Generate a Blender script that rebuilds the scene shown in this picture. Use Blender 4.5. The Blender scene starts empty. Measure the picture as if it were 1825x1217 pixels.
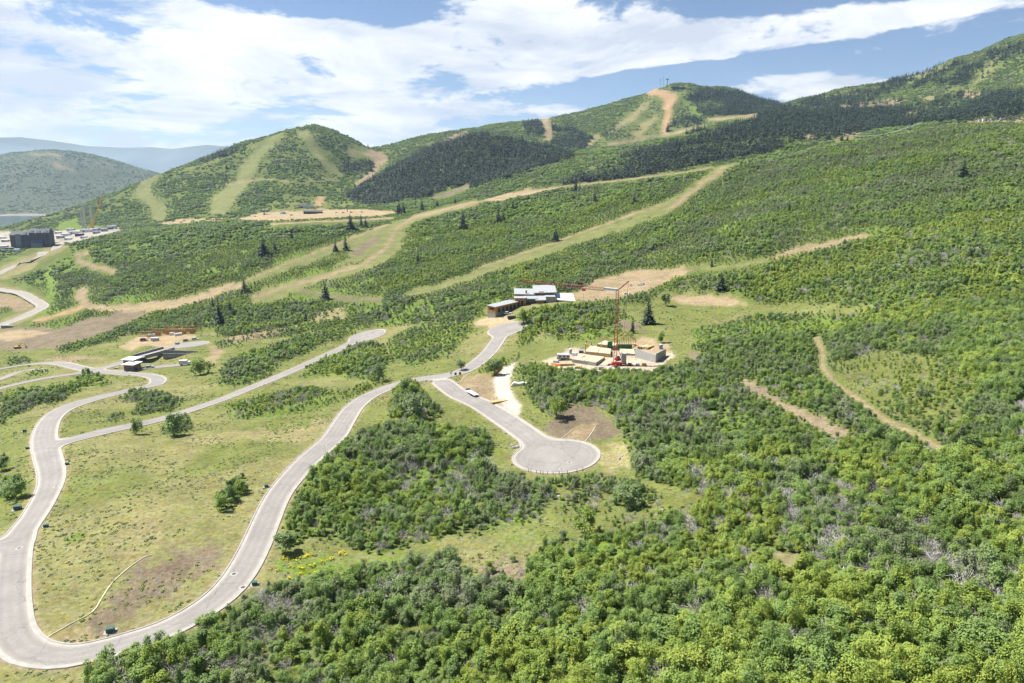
import bpy, math, random
import numpy as np

# ---------------------------------------------------------------- camera, sky, sun, exposure
scene = bpy.context.scene
COL = scene.collection
R = math.radians
PITCH = R(12.7)
F, CX, CY = 1217.0, 912.5, 608.5

cam_data = bpy.data.cameras.new("camera")
cam = bpy.data.objects.new("camera", cam_data)
COL.objects.link(cam)
cam_data.sensor_width = 36.0
cam_data.lens = 36.0 * F / 1825.0
cam_data.clip_start = 1.0
cam_data.clip_end = 120000.0
cam.location = (0, 0, 0)
cam.rotation_euler = (math.pi / 2 - PITCH, 0, 0)
scene.camera = cam

SUN_EL, SUN_AZ = R(54), R(-68)          # azimuth measured from +Y (view direction) towards +X
sun_dir = (math.sin(SUN_AZ) * math.cos(SUN_EL), math.cos(SUN_AZ) * math.cos(SUN_EL), math.sin(SUN_EL))

world = bpy.data.worlds.new("World")
scene.world = world
world.use_nodes = True


def ray(u, v):
    """direction of a photo pixel as (x, y, z)"""
    dx, dy = (u - CX) / F, -(v - CY) / F
    return dx, math.cos(PITCH) + dy * math.sin(PITCH), -math.sin(PITCH) + dy * math.cos(PITCH)


def build_world():
    nt = world.node_tree
    N, L = nt.nodes, nt.links
    N.clear()
    out = N.new("ShaderNodeOutputWorld")
    sky = N.new("ShaderNodeTexSky")
    sky.sky_type = 'NISHITA'
    sky.sun_disc = False
    sky.sun_elevation = SUN_EL
    sky.sun_rotation = SUN_AZ
    sky.altitude = 2000
    sky.air_density = 1.0
    sky.dust_density = 0.25
    sky.ozone_density = 3.0
    bg = N.new("ShaderNodeBackground")
    bg.inputs[1].default_value = 0.056
    L.new(sky.outputs[0], bg.inputs[0])

    tc = N.new("ShaderNodeTexCoord")
    sep = N.new("ShaderNodeSeparateXYZ")
    L.new(tc.outputs['Generated'], sep.inputs[0])

    def math_(op, a, b=None, c=None, clamp=False):
        m = N.new("ShaderNodeMath")
        m.operation = op
        m.use_clamp = clamp
        for i, q in enumerate((a, b, c)):
            if q is None:
                continue
            if isinstance(q, (int, float)):
                m.inputs[i].default_value = q
            else:
                L.new(q, m.inputs[i])
        return m.outputs[0]
    X, Y, Z = sep.outputs
    # a cloud layer: direction carried onto a flat layer overhead
    zz = math_('ADD', math_('MAXIMUM', Z, 0.0), 0.16)
    px = math_('DIVIDE', X, zz)
    py = math_('DIVIDE', Y, zz)
    comb = N.new("ShaderNodeCombineXYZ")
    L.new(px, comb.inputs[0])
    L.new(py, comb.inputs[1])

    def noise(vec, scale, detail, rough, dist=0.0, w=0.0):
        n = N.new("ShaderNodeTexNoise")
        n.noise_dimensions = '4D'
        n.inputs['Scale'].default_value = scale
        n.inputs['Detail'].default_value = detail
        n.inputs['Roughness'].default_value = rough
        n.inputs['Distortion'].default_value = dist
        n.inputs['W'].default_value = w
        L.new(vec, n.inputs['Vector'])
        return n.outputs['Fac']
    fine = noise(comb.outputs[0], 2.1, 12, 0.64, 0.35, 1.3)
    # azimuth / elevation of the direction, for where the cloud banks lie
    az = math_('ARCTAN2', X, Y)
    hor = math_('SQRT', math_('ADD', math_('MULTIPLY', X, X), math_('MULTIPLY', Y, Y)))
    el = math_('ARCTAN2', Z, hor)
    # photo pixel, half sizes in pixels, tilt, weight
    banks = [
        (120, 90, 330, 95, 0, .62), (400, 105, 190, 70, 4, .58), (330, 190, 420, 55, 0, .50), (90, 225, 330, 30, 0, .36),
        (520, 150, 170, 40, 6, .40), (620, 250, 330, 26, 0, .22),
        (760, 70, 200, 44, -4, .62), (950, 62, 230, 50, 0, .72), (1150, 62, 190, 40, 0, .66), (1010, 112, 260, 34, -3, .55),
        (760, 150, 110, 26, 0, .35), (1380, 62, 150, 22, -4, .62), (1540, 42, 210, 16, -7, .62), (1690, 62, 180, 10, -6, .52),
        (850, 16, 90, 16, 0, .45), (800, 192, 230, 14, -2, .36), (960, 192, 120, 10, 3, .30),
        (1420, 148, 130, 28, 2, .85), (1540, 150, 90, 12, 0, .4),
        (660, 12, 170, 34, 4, -.85), (690, 48, 60, 18, -20, -.25), (1290, 122, 200, 24, -6, -.75), (1020, 168, 150, 24, 0, -.5),
        (1640, 112, 190, 24, -12, -.7), (1260, 18, 280, 16, 0, -.4), (1180, 150, 60, 26, 0, -.45),
    ]
    total = None
    for (u, v, ru, rv, tilt, wgt) in banks:
        d = ray(u, v)
        a0 = math.atan2(d[0], d[1])
        e0 = math.atan2(d[2], math.hypot(d[0], d[1]))
        ra, re = ru / F, rv / F
        c, s = math.cos(R(tilt)), math.sin(R(tilt))
        da = math_('SUBTRACT', az, a0)
        de = math_('SUBTRACT', el, e0)
        p = math_('MULTIPLY', math_('SUBTRACT', math_('MULTIPLY', da, c), math_('MULTIPLY', de, s)), 1 / ra)
        q = math_('MULTIPLY', math_('ADD', math_('MULTIPLY', da, s), math_('MULTIPLY', de, c)), 1 / re)
        r2 = math_('ADD', math_('MULTIPLY', p, p), math_('MULTIPLY', q, q))
        g = math_('MULTIPLY', math_('EXPONENT', math_('MULTIPLY', r2, -0.9)), wgt)
        total = g if total is None else math_('ADD', total, g)
    total = math_('MINIMUM', total, 0.49)
    dens = math_('ADD', total, math_('MULTIPLY', math_('SUBTRACT', fine, 0.50), 2.7))
    mr = N.new("ShaderNodeMapRange")
    mr.interpolation_type = 'SMOOTHSTEP'
    mr.inputs[1].default_value = 0.14
    mr.inputs[2].default_value = 0.44
    L.new(dens, mr.inputs[0])
    cover = mr.outputs[0]
    # thin veil near the horizon
    veil = math_('MULTIPLY', math_('EXPONENT', math_('MULTIPLY', math_('MAXIMUM', el, 0.0), -11.0)), 0.42)
    cover = math_('MAXIMUM', cover, veil, clamp=True)
    shade = noise(comb.outputs[0], 1.5, 9, 0.62, 0.5, 7.7)
    ramp = N.new("ShaderNodeValToRGB")
    ramp.color_ramp.elements[0].position = 0.40
    ramp.color_ramp.elements[0].color = (0.54, 0.59, 0.67, 1)
    ramp.color_ramp.elements[1].position = 0.66
    ramp.color_ramp.elements[1].color = (0.98, 0.975, 0.97, 1)
    L.new(shade, ramp.inputs[0])
    cbg = N.new("ShaderNodeBackground")
    cbg.inputs[1].default_value = CLOUD
    L.new(ramp.outputs[0], cbg.inputs[0])
    mix = N.new("ShaderNodeMixShader")
    L.new(math_('MULTIPLY', cover, 0.97), mix.inputs[0])
    L.new(bg.outputs[0], mix.inputs[1])
    L.new(cbg.outputs[0], mix.inputs[2])
    L.new(mix.outputs[0], out.inputs[0])


CLOUD = 0.61
world.cycles.sampling_method = 'MANUAL'
world.cycles.sample_map_resolution = 512
build_world()

sun_data = bpy.data.lights.new("sun", 'SUN')
sun_data.energy = 5.0
sun_data.angle = R(0.53)
sun_data.color = (1.0, 0.95, 0.87)
sun = bpy.data.objects.new("sun", sun_data)
COL.objects.link(sun)
from mathutils import Vector, Matrix
sun.rotation_euler = Vector(sun_dir).to_track_quat('Z', 'Y').to_euler()

scene.view_settings.view_transform = 'Standard'
scene.view_settings.look = 'None'
scene.view_settings.gamma = 1.0
scene.view_settings.exposure = 1.12
scene.render.engine = 'CYCLES'
scene.cycles.max_bounces = 5
scene.cycles.diffuse_bounces = 2
scene.cycles.glossy_bounces = 2
scene.cycles.transmission_bounces = 3
scene.cycles.volume_bounces = 0
scene.cycles.transparent_max_bounces = 6
scene.cycles.use_denoising = True
scene.cycles.denoiser = 'OPENIMAGEDENOISE'
scene.cycles.denoising_input_passes = 'RGB_ALBEDO_NORMAL'
scene.cycles.denoising_prefilter = 'ACCURATE'

# ---------------------------------------------------------------- terrain
# surveyed points: photo pixel and height (metres, camera = 0)
PZ = [(25, 1150, -82), (0, 1000, -85), (200, 1100, -82), (440, 1010, -82), (250, 900, -84), (80, 800, -92), (550, 850, -84),
      (640, 740, -88), (300, 780, -92), (450, 700, -98), (260, 740, -99), (110, 735, -98), (180, 708, -104), (285, 676, -110),
      (225, 666, -113), (165, 660, -115), (60, 665, -117), (0, 700, -112), (0, 780, -98), (0, 860, -92),
      (545, 650, -106), (655, 600, -110), (400, 640, -112), (500, 600, -115), (340, 612, -117), (240, 640, -116), (330, 655, -114),
      (300, 592, -121), (750, 675, -88), (850, 645, -87), (910, 590, -86), (870, 560, -84), (950, 560, -80), (760, 600, -98),
      (700, 640, -97), (870, 740, -87), (992, 813, -85), (720, 780, -86), (650, 880, -85), (700, 1000, -82), (900, 950, -81),
      (1100, 950, -78), (900, 680, -85), (1000, 720, -83), (1080, 650, -82), (1180, 640, -79), (1000, 640, -83), (1050, 580, -81),
      (1160, 575, -78), (1100, 860, -83), (1300, 600, -74), (1300, 700, -75), (1300, 830, -76), (1300, 1000, -74), (1500, 1000, -71),
      (1500, 850, -72), (1500, 720, -71), (1400, 650, -73), (1600, 800, -68), (1700, 700, -63), (1825, 800, -62), (1825, 1000, -66),
      (1825, 650, -57), (1600, 620, -66), (1700, 560, -57), (1500, 560, -69), (1400, 540, -72), (1250, 540, -76), (1825, 500, -46),
      (0, 1217, -81), (450, 1217, -79), (900, 1217, -76), (1400, 1217, -71), (1825, 1217, -67), (-350, 1217, -84), (-350, 900, -92),
      (-350, 700, -114), (2200, 1217, -60), (2200, 800, -52), (2200, 550, -38), (912, 1800, -75), (0, 1800, -80), (1825, 1800, -68)]
# photo pixel and distance ahead (metres)
PY = [(60, 550, 760), (0, 585, 690), (75, 540, 790), (0, 515, 900), (0, 485, 1000), (75, 455, 1200), (130, 430, 1400), (30, 610, 620),
      (60, 440, 1300), (150, 408, 1500), (10, 414, 1780), (0, 440, 1300), (200, 500, 820), (150, 545, 740), (300, 450, 950), (220, 415, 1150),
      (110, 440, 1050), (400, 400, 1050), (400, 480, 800), (400, 540, 680), (250, 545, 720), (130, 480, 930),
      (550, 480, 760), (550, 420, 900), (550, 395, 1050), (700, 400, 980), (700, 450, 800), (700, 520, 620), (550, 540, 650), (600, 570, 560),
      (850, 500, 620), (850, 440, 780), (850, 380, 980), (850, 354, 1120), (1000, 500, 560), (1000, 430, 740), (1000, 370, 950), (1000, 330, 1130),
      (1150, 480, 560), (1150, 400, 740), (1150, 312, 1080), (1320, 480, 500), (1320, 400, 640), (1320, 330, 850), (1320, 288, 1050),
      (1500, 470, 450), (1500, 400, 560), (1500, 320, 750), (1500, 254, 980), (1700, 480, 370), (1700, 400, 480), (1700, 300, 680),
      (1700, 232, 930), (1825, 420, 430), (1825, 340, 560), (1825, 219, 900), (2200, 400, 440), (2200, 200, 850),
      (500, 384, 1450), (600, 378, 1450), (440, 391, 1350), (700, 376, 1300), (760, 350, 1550), (640, 362, 1650), (800, 346, 1600),
      (860, 243, 2050), (1000, 269, 1950), (930, 254, 2020), (760, 273, 2000), (700, 300, 1930), (650, 322, 1850), (880, 290, 1850), (780, 310, 1800),
      (900, 316, 1520), (1000, 296, 1600), (1100, 268, 1720), (1200, 240, 1880), (1330, 212, 2050), (1100, 302, 1500), (1300, 262, 1560), (1200, 280, 1500),
      (1400, 245, 1600), (1500, 235, 1600), (1600, 222, 1600), (1720, 208, 1550), (1825, 195, 1500), (1400, 205, 2050),
      (1500, 200, 2050), (1600, 190, 2150), (1700, 172, 2100), (1825, 150, 1950), (1750, 135, 2250),
      (1825, 54, 2600), (1760, 82, 2650), (1700, 107, 2700), (1650, 126, 2750), (1600, 143, 2800), (1500, 162, 2900), (1430, 179, 3000), (1390, 186, 3100), (2200, -60, 2500),
      (1180, 154, 3000), (1250, 153, 3100), (1320, 164, 3100), (1080, 191, 3000), (1130, 172, 3000), (970, 213, 2900), (900, 226, 2900), (800, 239, 2800), (740, 253, 2750),
      (680, 268, 2650), (1180, 240, 2450), (1100, 268, 2250), (1010, 250, 2500), (1000, 264, 2300), (1300, 200, 2550), (1180, 195, 2750), (1080, 230, 2600), (900, 240, 2600),
      (720, 282, 2450), (800, 262, 2500), (670, 305, 2150),
      (575, 229, 2350), (520, 233, 2350), (490, 240, 2350), (440, 253, 2300), (610, 236, 2380), (650, 252, 2450), (350, 292, 2230), (250, 326, 2130), (150, 359, 2040), (60, 389, 1940), (0, 406, 1880),
      (100, 412, 1680), (200, 402, 1650), (300, 394, 1600), (400, 386, 1560), (480, 373, 1620), (560, 356, 1760), (600, 340, 1900), (500, 300, 2000),
      (400, 330, 1900), (300, 352, 1850), (620, 290, 2200), (200, 378, 1850), (560, 265, 2180), (450, 285, 2120),
      (0, 278, 5800), (90, 274, 5800), (160, 281, 5900), (220, 296, 5950), (280, 311, 6000), (0, 369, 4800), (60, 364, 4900), (110, 356, 5000), (0, 320, 5300), (150, 320, 5500), (230, 325, 5600), (320, 335, 5700), (-300, 330, 5300), (-300, 280, 5800)]
# hidden ground: photo column, distance, height
PH = [(1825, 1200, 75), (1700, 1180, 62), (1500, 1250, 40), (1320, 1250, 12), (1150, 1250, 2), (1000, 1280, -14), (850, 1270, -30), (700, 1150, -50),
      (110, 1180, -112), (300, 1300, -85), (2200, 1200, 90), (575, 2900, 120), (350, 2800, 10), (100, 2500, -150), (0, 2400, -165), (680, 3300, 150), (850, 3400, 250), (1000, 3500, 300),
      (1180, 3700, 380), (1390, 3800, 300), (1600, 3700, 380), (1825, 3400, 480), (2200, 3400, 600), (0, 3300, -182), (100, 3300, -182), (0, 4200, -182), (150, 4200, -182), (-300, 3300, -182), (-300, 4300, -182), (-300, 2200, -150),
      (300, 3500, -170), (300, 4500, -175), (500, 4500, 0), (800, 5000, 0), (1200, 5500, 100), (1800, 5500, 200), (0, 7500, 0), (300, 7500, 0), (800, 7500, 0), (1300, 7500, 0), (1825, 7500, 0), (2200, 5500, 200), (-350, 1200, -125), (-350, 700, -138), (-350, 1700, -125),
      (850, 2280, 140), (1000, 2120, 120), (930, 2250, 135), (1330, 2250, 195), (1200, 2050, 135), (1100, 1950, 100), (760, 2200, 110)]


def s_of(u, v):
    d = ray(u, v)
    return d[0] / d[1], d[2] / d[1]


pts = []
for u, v, z in PZ:
    s, e = s_of(u, v)
    pts.append((s, math.log(z / e), z))
for u, v, y in PY:
    s, e = s_of(u, v)
    pts.append((s, math.log(y), e * y))
for u, y, z in PH:
    s = (u - CX) / F / math.cos(PITCH)
    pts.append((s, math.log(y), z))
pts = np.array(pts)
WS = 1.7


def tps_fit(P, lam):
    n = len(P)
    A = np.zeros((n + 3, n + 3))
    q = P[:, :2] * np.array([WS, 1.0])
    d2 = ((q[:, None] - q[None]) ** 2).sum(-1)
    K = 0.5 * d2 * np.log(d2 + 1e-12)
    A[:n, :n] = K + lam * np.eye(n)
    A[:n, n] = 1
    A[:n, n + 1:] = q
    A[n, :n] = 1
    A[n + 1:, :n] = q.T
    b = np.zeros(n + 3)
    b[:n] = P[:, 2]
    return q, np.linalg.solve(A, b)


TQ, TW = tps_fit(pts, 0.0004)


def tps(s, l):
    s = np.asarray(s, float) * WS
    l = np.asarray(l, float)
    r = TW[-3] + TW[-2] * s + TW[-1] * l
    for (qa, qb), w in zip(TQ, TW[:-3]):
        d2 = (s - qa) ** 2 + (l - qb) ** 2 + 1e-12
        r = r + w * 0.5 * d2 * np.log(d2)
    return r


NS, NL = 760, 960
GS = np.linspace(-1.06, 1.06, NS)
GL = np.linspace(math.log(42.0), math.log(7600.0), NL)
# coarse evaluation, then cubic refinement along both axes
cs = np.linspace(GS[0], GS[-1], 254)
cl = np.linspace(GL[0], GL[-1], 320)
ZC = tps(*np.meshgrid(cs, cl))


def cubic_axis(A, n_new, axis):
    A = np.moveaxis(A, axis, 0)
    n = A.shape[0]
    t = np.linspace(0, n - 1, n_new)
    i = np.clip(t.astype(int), 0, n - 2)
    f = (t - i).reshape(-1, *([1] * (A.ndim - 1)))
    p0, p1, p2, p3 = A[np.clip(i - 1, 0, n - 1)], A[i], A[i + 1], A[np.clip(i + 2, 0, n - 1)]
    B = p1 + 0.5 * f * (p2 - p0 + f * (2 * p0 - 5 * p1 + 4 * p2 - p3 + f * (3 * (p1 - p2) + p3 - p0)))
    return np.moveaxis(B, 0, axis)


Z0 = cubic_axis(cubic_axis(ZC, NS, 1), NL, 0)
SS, LL = np.meshgrid(GS, GL)
YY = np.exp(LL)
XX = SS * YY
LAKE_Z = -178.0


def gridsample(A, s, l):
    """bilinear lookup of a terrain-grid array"""
    fi = np.clip((np.asarray(s) - GS[0]) / (GS[1] - GS[0]), 0, NS - 1.001)
    fj = np.clip((np.asarray(l) - GL[0]) / (GL[1] - GL[0]), 0, NL - 1.001)
    i, j = fi.astype(int), fj.astype(int)
    a, b = fi - i, fj - j
    return (A[j, i] * (1 - a) + A[j, i + 1] * a) * (1 - b) + (A[j + 1, i] * (1 - a) + A[j + 1, i + 1] * a) * b


def hash2(ix, iy, seed):
    h = (ix.astype(np.int64) * 374761393 + iy.astype(np.int64) * 668265263 + seed * 1442695041) & 0x7fffffff
    h = ((h ^ (h >> 13)) * 1274126177) & 0x7fffffff
    h = h ^ (h >> 16)
    return (h & 0xffff) / 65535.0


def vnoise(x, y, seed=0):
    ix, iy = np.floor(x), np.floor(y)
    fx, fy = x - ix, y - iy
    fx = fx * fx * fx * (fx * (fx * 6 - 15) + 10)
    fy = fy * fy * fy * (fy * (fy * 6 - 15) + 10)
    a = hash2(ix, iy, seed); b = hash2(ix + 1, iy, seed); c = hash2(ix, iy + 1, seed); d = hash2(ix + 1, iy + 1, seed)
    return (a * (1 - fx) + b * fx) * (1 - fy) + (c * (1 - fx) + d * fx) * fy


def fbm(x, y, wl, octaves=4, seed=0):
    r = 0; amp = 1.0; tot = 0
    for o in range(octaves):
        ca, sa = math.cos(o * 1.1 + seed), math.sin(o * 1.1 + seed)
        r = r + amp * vnoise((x * ca - y * sa) / wl + 17.3 * o, (x * sa + y * ca) / wl - 9.1 * o, seed + o * 31)
        tot += amp; amp *= 0.5; wl *= 0.48
    return r / tot


def hit(u, v, A=None):
    """the ground point seen at a photo pixel (nearest to the camera)"""
    A = Z0 if A is None else A
    s, e = s_of(u, v)
    fi = min(max((s - GS[0]) / (GS[1] - GS[0]), 0), NS - 1.001)
    i = int(fi); a = fi - i
    col = A[:, i] * (1 - a) + A[:, i + 1] * a
    diff = col - e * np.exp(GL)
    k = np.argmax(diff >= 0) if (diff >= 0).any() else NL - 1
    if k == 0:
        k = 1
    t = diff[k - 1] / (diff[k - 1] - diff[k]) if diff[k] >= 0 else 1.0
    l = GL[k - 1] + t * (GL[1] - GL[0])
    y = math.exp(l)
    return s * y, y, e * y


def ground_z(x, y, A=None):
    return gridsample(ZT if A is None else A, np.asarray(x) / np.asarray(y), np.log(np.asarray(y)))

# ---------------------------------------------------------------- roads: plan distance field
def dense(px, step=3.0):
    """photo polyline -> smooth plan polyline on the ground"""
    P = np.array([[*hit(q[0], q[1])[:2], *q[2:]] for q in px])
    n = len(P)
    out = []
    for i in range(n - 1):
        p0, p1, p2, p3 = P[max(i - 1, 0)], P[i], P[i + 1], P[min(i + 2, n - 1)]
        m = max(2, int(np.linalg.norm((p2 - p1)[:2]) / step))
        for k in range(m):
            t = k / m
            out.append(p1 + 0.5 * t * (p2 - p0 + t * (2 * p0 - 5 * p1 + 4 * p2 - p3 + t * (3 * (p1 - p2) + p3 - p0))))
    out.append(P[-1])
    return np.array(out)


ROADS = [  # centre line in photo pixels, half width, bulb (pixel, radius) or None
    ([(-120, 672), (-60, 667), (0, 657.5), (50, 649.5), (100, 647), (136, 654), (165, 660), (225, 666), (262, 668.5), (281, 675), (275, 685.5),
      (245, 692.5), (178, 708), (125, 724), (92, 745), (79, 775), (83, 805), (92, 852), (70, 904), (38, 950), (27, 981), (19, 1045), (19, 1100), (27, 1135),
      (54, 1161), (108, 1170), (162, 1162), (223, 1146), (287, 1125), (345, 1096), (391, 1064), (424, 1028), (454, 975), (491, 891), (519, 852), (553, 816), (593, 781), (609, 757),
      (624, 734), (635, 722), (657, 706), (702, 687), (745, 676.5), (801, 668), (838, 655), (868, 631), (885.5, 608.5), (896, 592)], 3.6, ((904, 586.5), 11.5)),
    ([(98, 792.5), (120, 786), (160, 775.5), (252, 755), (328, 734.5), (403, 709), (438, 694.5), (483, 676.6), (536, 654), (586, 631), (622, 613.6), (640, 604)], 3.5, ((655, 599), 13.0)),
    ([(789, 681), (800, 690), (820, 704), (855, 719.5), (888, 739.6), (926, 765), (952, 784)], 4.0, ((991, 813.5), 13.3)),
    ([(150, 663), (128, 667), (75, 675), (0, 692), (-60, 708), (-120, 724)], 3.3, None),
    ([(73, 658), (38, 661.5), (0, 676), (-60, 693)], 2.2, None),
    ([(180, 657), (188, 655), (215, 647), (240, 638.5), (265, 631), (300, 622), (318, 617)], 3.4, ((342, 613.5), 11.5)),
    ([(222, 661), (246, 658), (290, 653), (328, 649)], 3.4, None),
    ([(8, 972), (-20, 975), (-90, 985), (-160, 1000)], 3.6, None),
]
RX0, RY0, RC = -420.0, 96.0, 1.0
RNX, RNY = 470, 545
gx = RX0 + np.arange(RNX) * RC
gy = RY0 + np.arange(RNY) * RC
GX, GY = np.meshgrid(gx, gy)


def seg_dist(poly, X, Y):
    d = np.full(X.shape, 1e9)
    for a, b in zip(poly[:-1], poly[1:]):
        wa, wb = a[2], b[2]
        a, b = a[:2], b[:2]
        ab = b - a
        pad = 40
        x0, x1 = min(a[0], b[0]) - pad, max(a[0], b[0]) + pad
        y0, y1 = min(a[1], b[1]) - pad, max(a[1], b[1]) + pad
        i0, i1 = int(max((x0 - RX0) / RC, 0)), int(min((x1 - RX0) / RC + 1, RNX))
        j0, j1 = int(max((y0 - RY0) / RC, 0)), int(min((y1 - RY0) / RC + 1, RNY))
        if i0 >= i1 or j0 >= j1:
            continue
        xs, ys = X[j0:j1, i0:i1], Y[j0:j1, i0:i1]
        t = np.clip(((xs - a[0]) * ab[0] + (ys - a[1]) * ab[1]) / (ab @ ab + 1e-9), 0, 1)
        dd = np.hypot(xs - a[0] - t * ab[0], ys - a[1] - t * ab[1]) - (wa + (wb - wa) * t)
        d[j0:j1, i0:i1] = np.minimum(d[j0:j1, i0:i1], dd)
    return d


def smin(a, b, k):
    h = np.clip(0.5 + 0.5 * (b - a) / k, 0, 1)
    return b * (1 - h) + a * h - k * h * (1 - h)


ROAD_LINES = []
RD = np.full(GX.shape, 60.0)
for px, hw, bulb in ROADS:
    # lanes narrow a little round the lower loop
    line = dense([(u, v, hw * (1 - .24 * float(np.clip((v - 790) / 90, 0, 1)) if u < 620 else 1.0)) for u, v in px])
    ROAD_LINES.append(line)
    d = np.minimum(seg_dist(line, GX, GY), 60)
    if bulb:
        c = hit(*bulb[0])
        db = np.hypot(GX - c[0], GY - c[1]) - bulb[1]
        d = smin(d, db, 7.0)
    RD = smin(RD, d, 5.0)


def road_d(x, y):
    """signed plan distance to the asphalt edge (inside negative)"""
    fi = (x - RX0) / RC
    fj = (y - RY0) / RC
    ok = (fi >= 0) & (fi < RNX - 1.01) & (fj >= 0) & (fj < RNY - 1.01)
    fi = np.clip(fi, 0, RNX - 1.01); fj = np.clip(fj, 0, RNY - 1.01)
    i, j = fi.astype(int), fj.astype(int)
    a, b = fi - i, fj - j
    v = (RD[j, i] * (1 - a) + RD[j, i + 1] * a) * (1 - b) + (RD[j + 1, i] * (1 - a) + RD[j + 1, i + 1] * a) * b
    return np.where(ok, v, 60.0)


# final heights: natural relief, graded flat near the roads
rd = road_d(XX, YY)
calm = np.clip((rd - 2.0) / 14.0, 0, 1)
far = np.clip((YY - 500) / 1200, 0, 1)
relief = (fbm(XX, YY, 26, 4, 3) - 0.5) * 1.6 * calm * np.clip(YY / 250, 0.35, 1)
relief += (fbm(XX, YY, 150, 4, 5) - 0.5) * 15 * np.clip((YY - 380) / 700, 0, 1) * np.clip(calm, 0, 1)
ridged = np.abs(fbm(XX, YY, 420, 4, 9) - 0.5)
relief += (0.055 - ridged) * 105 * np.clip((YY - 1450) / 900, 0, 1)
lakemask = (YY > 2150) & (SS < -0.35) & (Z0 < LAKE_Z + 25) & (YY < 4900)
relief = np.where(YY > 3300, (relief - 12) * .5 * np.clip((Z0 - LAKE_Z) / 120, 0, 1), relief)
ZT = Z0 + relief - 0.16 * np.clip(1.4 - rd, 0, 1)

# underpass below the bridge: the ground is dug out on both sides of the deck
ux, uy, _ = hit(276, 634, ZT)
for (cu, cv, rad, dep) in ((281, 637, 15, 4.6), (268, 628, 12, 4.0)):
    cx_, cy_, _z = hit(cu, cv, ZT)
    g = np.exp(-(((XX - cx_) ** 2 + (YY - cy_) ** 2) / rad ** 2) ** 2)
    ZT = ZT - dep * g

# ---------------------------------------------------------------- ground cover
GRASS = np.array([.132, .148, .046]); DRY = np.array([.205, .185, .088]); BROWN = np.array([.160, .130, .088]); TAN = np.array([.275, .215, .13])
PALE = np.array([.42, .38, .32]); FLOOR = np.array([.100, .125, .036]); RUN = np.array([.145, .155, .060]); LUSH = np.array([.105, .150, .032])
ORANGE = np.array([.31, .21, .115]); SHORE = np.array([.27, .23, .19])

jit_s = (fbm(XX / YY * 1000, LL * 1000, 14, 3, 21) - 0.5)
jit_l = (fbm(XX / YY * 1000, LL * 1000, 14, 3, 22) - 0.5)
VIS = np.maximum.accumulate(ZT / YY, axis=0)                      # horizon seen so far in each direction
VISIBLE = ZT / YY >= VIS - 0.004


def poly_mask(px, soft=1.0):
    """photo outline -> plan area on the ground"""
    P = []
    n = len(px)
    for k in range(n):
        (u0, v0), (u1, v1) = px[k], px[(k + 1) % n]
        m = max(1, int(math.hypot(u1 - u0, v1 - v0) / 10))
        for q in range(m):
            x, y, z = hit(u0 + (u1 - u0) * q / m, v0 + (v1 - v0) * q / m, ZT)
            P.append((x / y, math.log(y)))
    P = np.array(P)
    i0, i1 = np.searchsorted(GS, [P[:, 0].min() - .02, P[:, 0].max() + .02])
    j0, j1 = np.searchsorted(GL, [P[:, 1].min() - .06, P[:, 1].max() + .06])
    out = np.zeros((NL, NS), bool)
    if i0 >= i1 or j0 >= j1:
        return out
    s = SS[j0:j1, i0:i1] + jit_s[j0:j1, i0:i1] * 0.010 * soft
    l = LL[j0:j1, i0:i1] + jit_l[j0:j1, i0:i1] * 0.035 * soft
    ins = np.zeros(s.shape, bool)
    for k in range(len(P)):
        (xa, ya), (xb, yb) = P[k], P[k - 1]
        if ya == yb:
            continue
        c = ((ya > l) != (yb > l)) & (s < (xb - xa) * (l - ya) / (yb - ya) + xa)
        ins ^= c
    out[j0:j1, i0:i1] = ins
    return out & VISIBLE if P[:, 1].max() > 6.9 else out


OAK = np.ones((NL, NS)) * 0.97          # woodland density
CON = np.zeros((NL, NS))                # conifer density
ALB = np.empty((NL, NS, 3)); ALB[:] = FLOOR
SHRUB = np.zeros((NL, NS))              # low sage and grass tufts
PALEWOOD = np.zeros((NL, NS))           # grey-green aspen


TONE = np.zeros((NL, NS))                # greener / yellower stands


def area(px, alb=None, oak=None, con=None, shrub=None, soft=1.0, pale=None, tone=None):
    m = poly_mask(px, soft)
    if alb is not None:
        ALB[m] = alb
    if oak is not None:
        OAK[m] = oak
    if con is not None:
        CON[m] = con
    if shrub is None and oak == 0:
        SHRUB[m] = 0
    if shrub is not None:
        SHRUB[m] = shrub
    if tone is not None:
        TONE[m] = tone
    if pale is not None:
        PALEWOOD[m] = pale
    return m


def strip(px, half_px, alb, soft=.5, **kw):
    """a track of given half width (in photo pixels, across the line)"""
    a, b = [], []
    for k, (u, v) in enumerate(px):
        p, q = px[max(k - 1, 0)], px[min(k + 1, len(px) - 1)]
        dx, dy = q[0] - p[0], q[1] - p[1]
        n = math.hypot(dx, dy)
        a.append((u - dy / n * half_px, v + dx / n * half_px))
        b.append((u + dy / n * half_px, v - dx / n * half_px))
    wide_a = [(u + (u - q[0]) * .6, v + (v - q[1]) * .6 + (2 if v > 380 else .5)) for (u, v), q in zip(a, b)]
    wide_b = [(u + (u - q[0]) * .6, v + (v - q[1]) * .6 + (2 if v > 380 else .5)) for (u, v), q in zip(b, a)]
    area(wide_a + wide_b[::-1], None, oak=0, con=0, soft=soft)
    return area(a + b[::-1], alb, oak=0, con=0, soft=soft, **kw)


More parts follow.
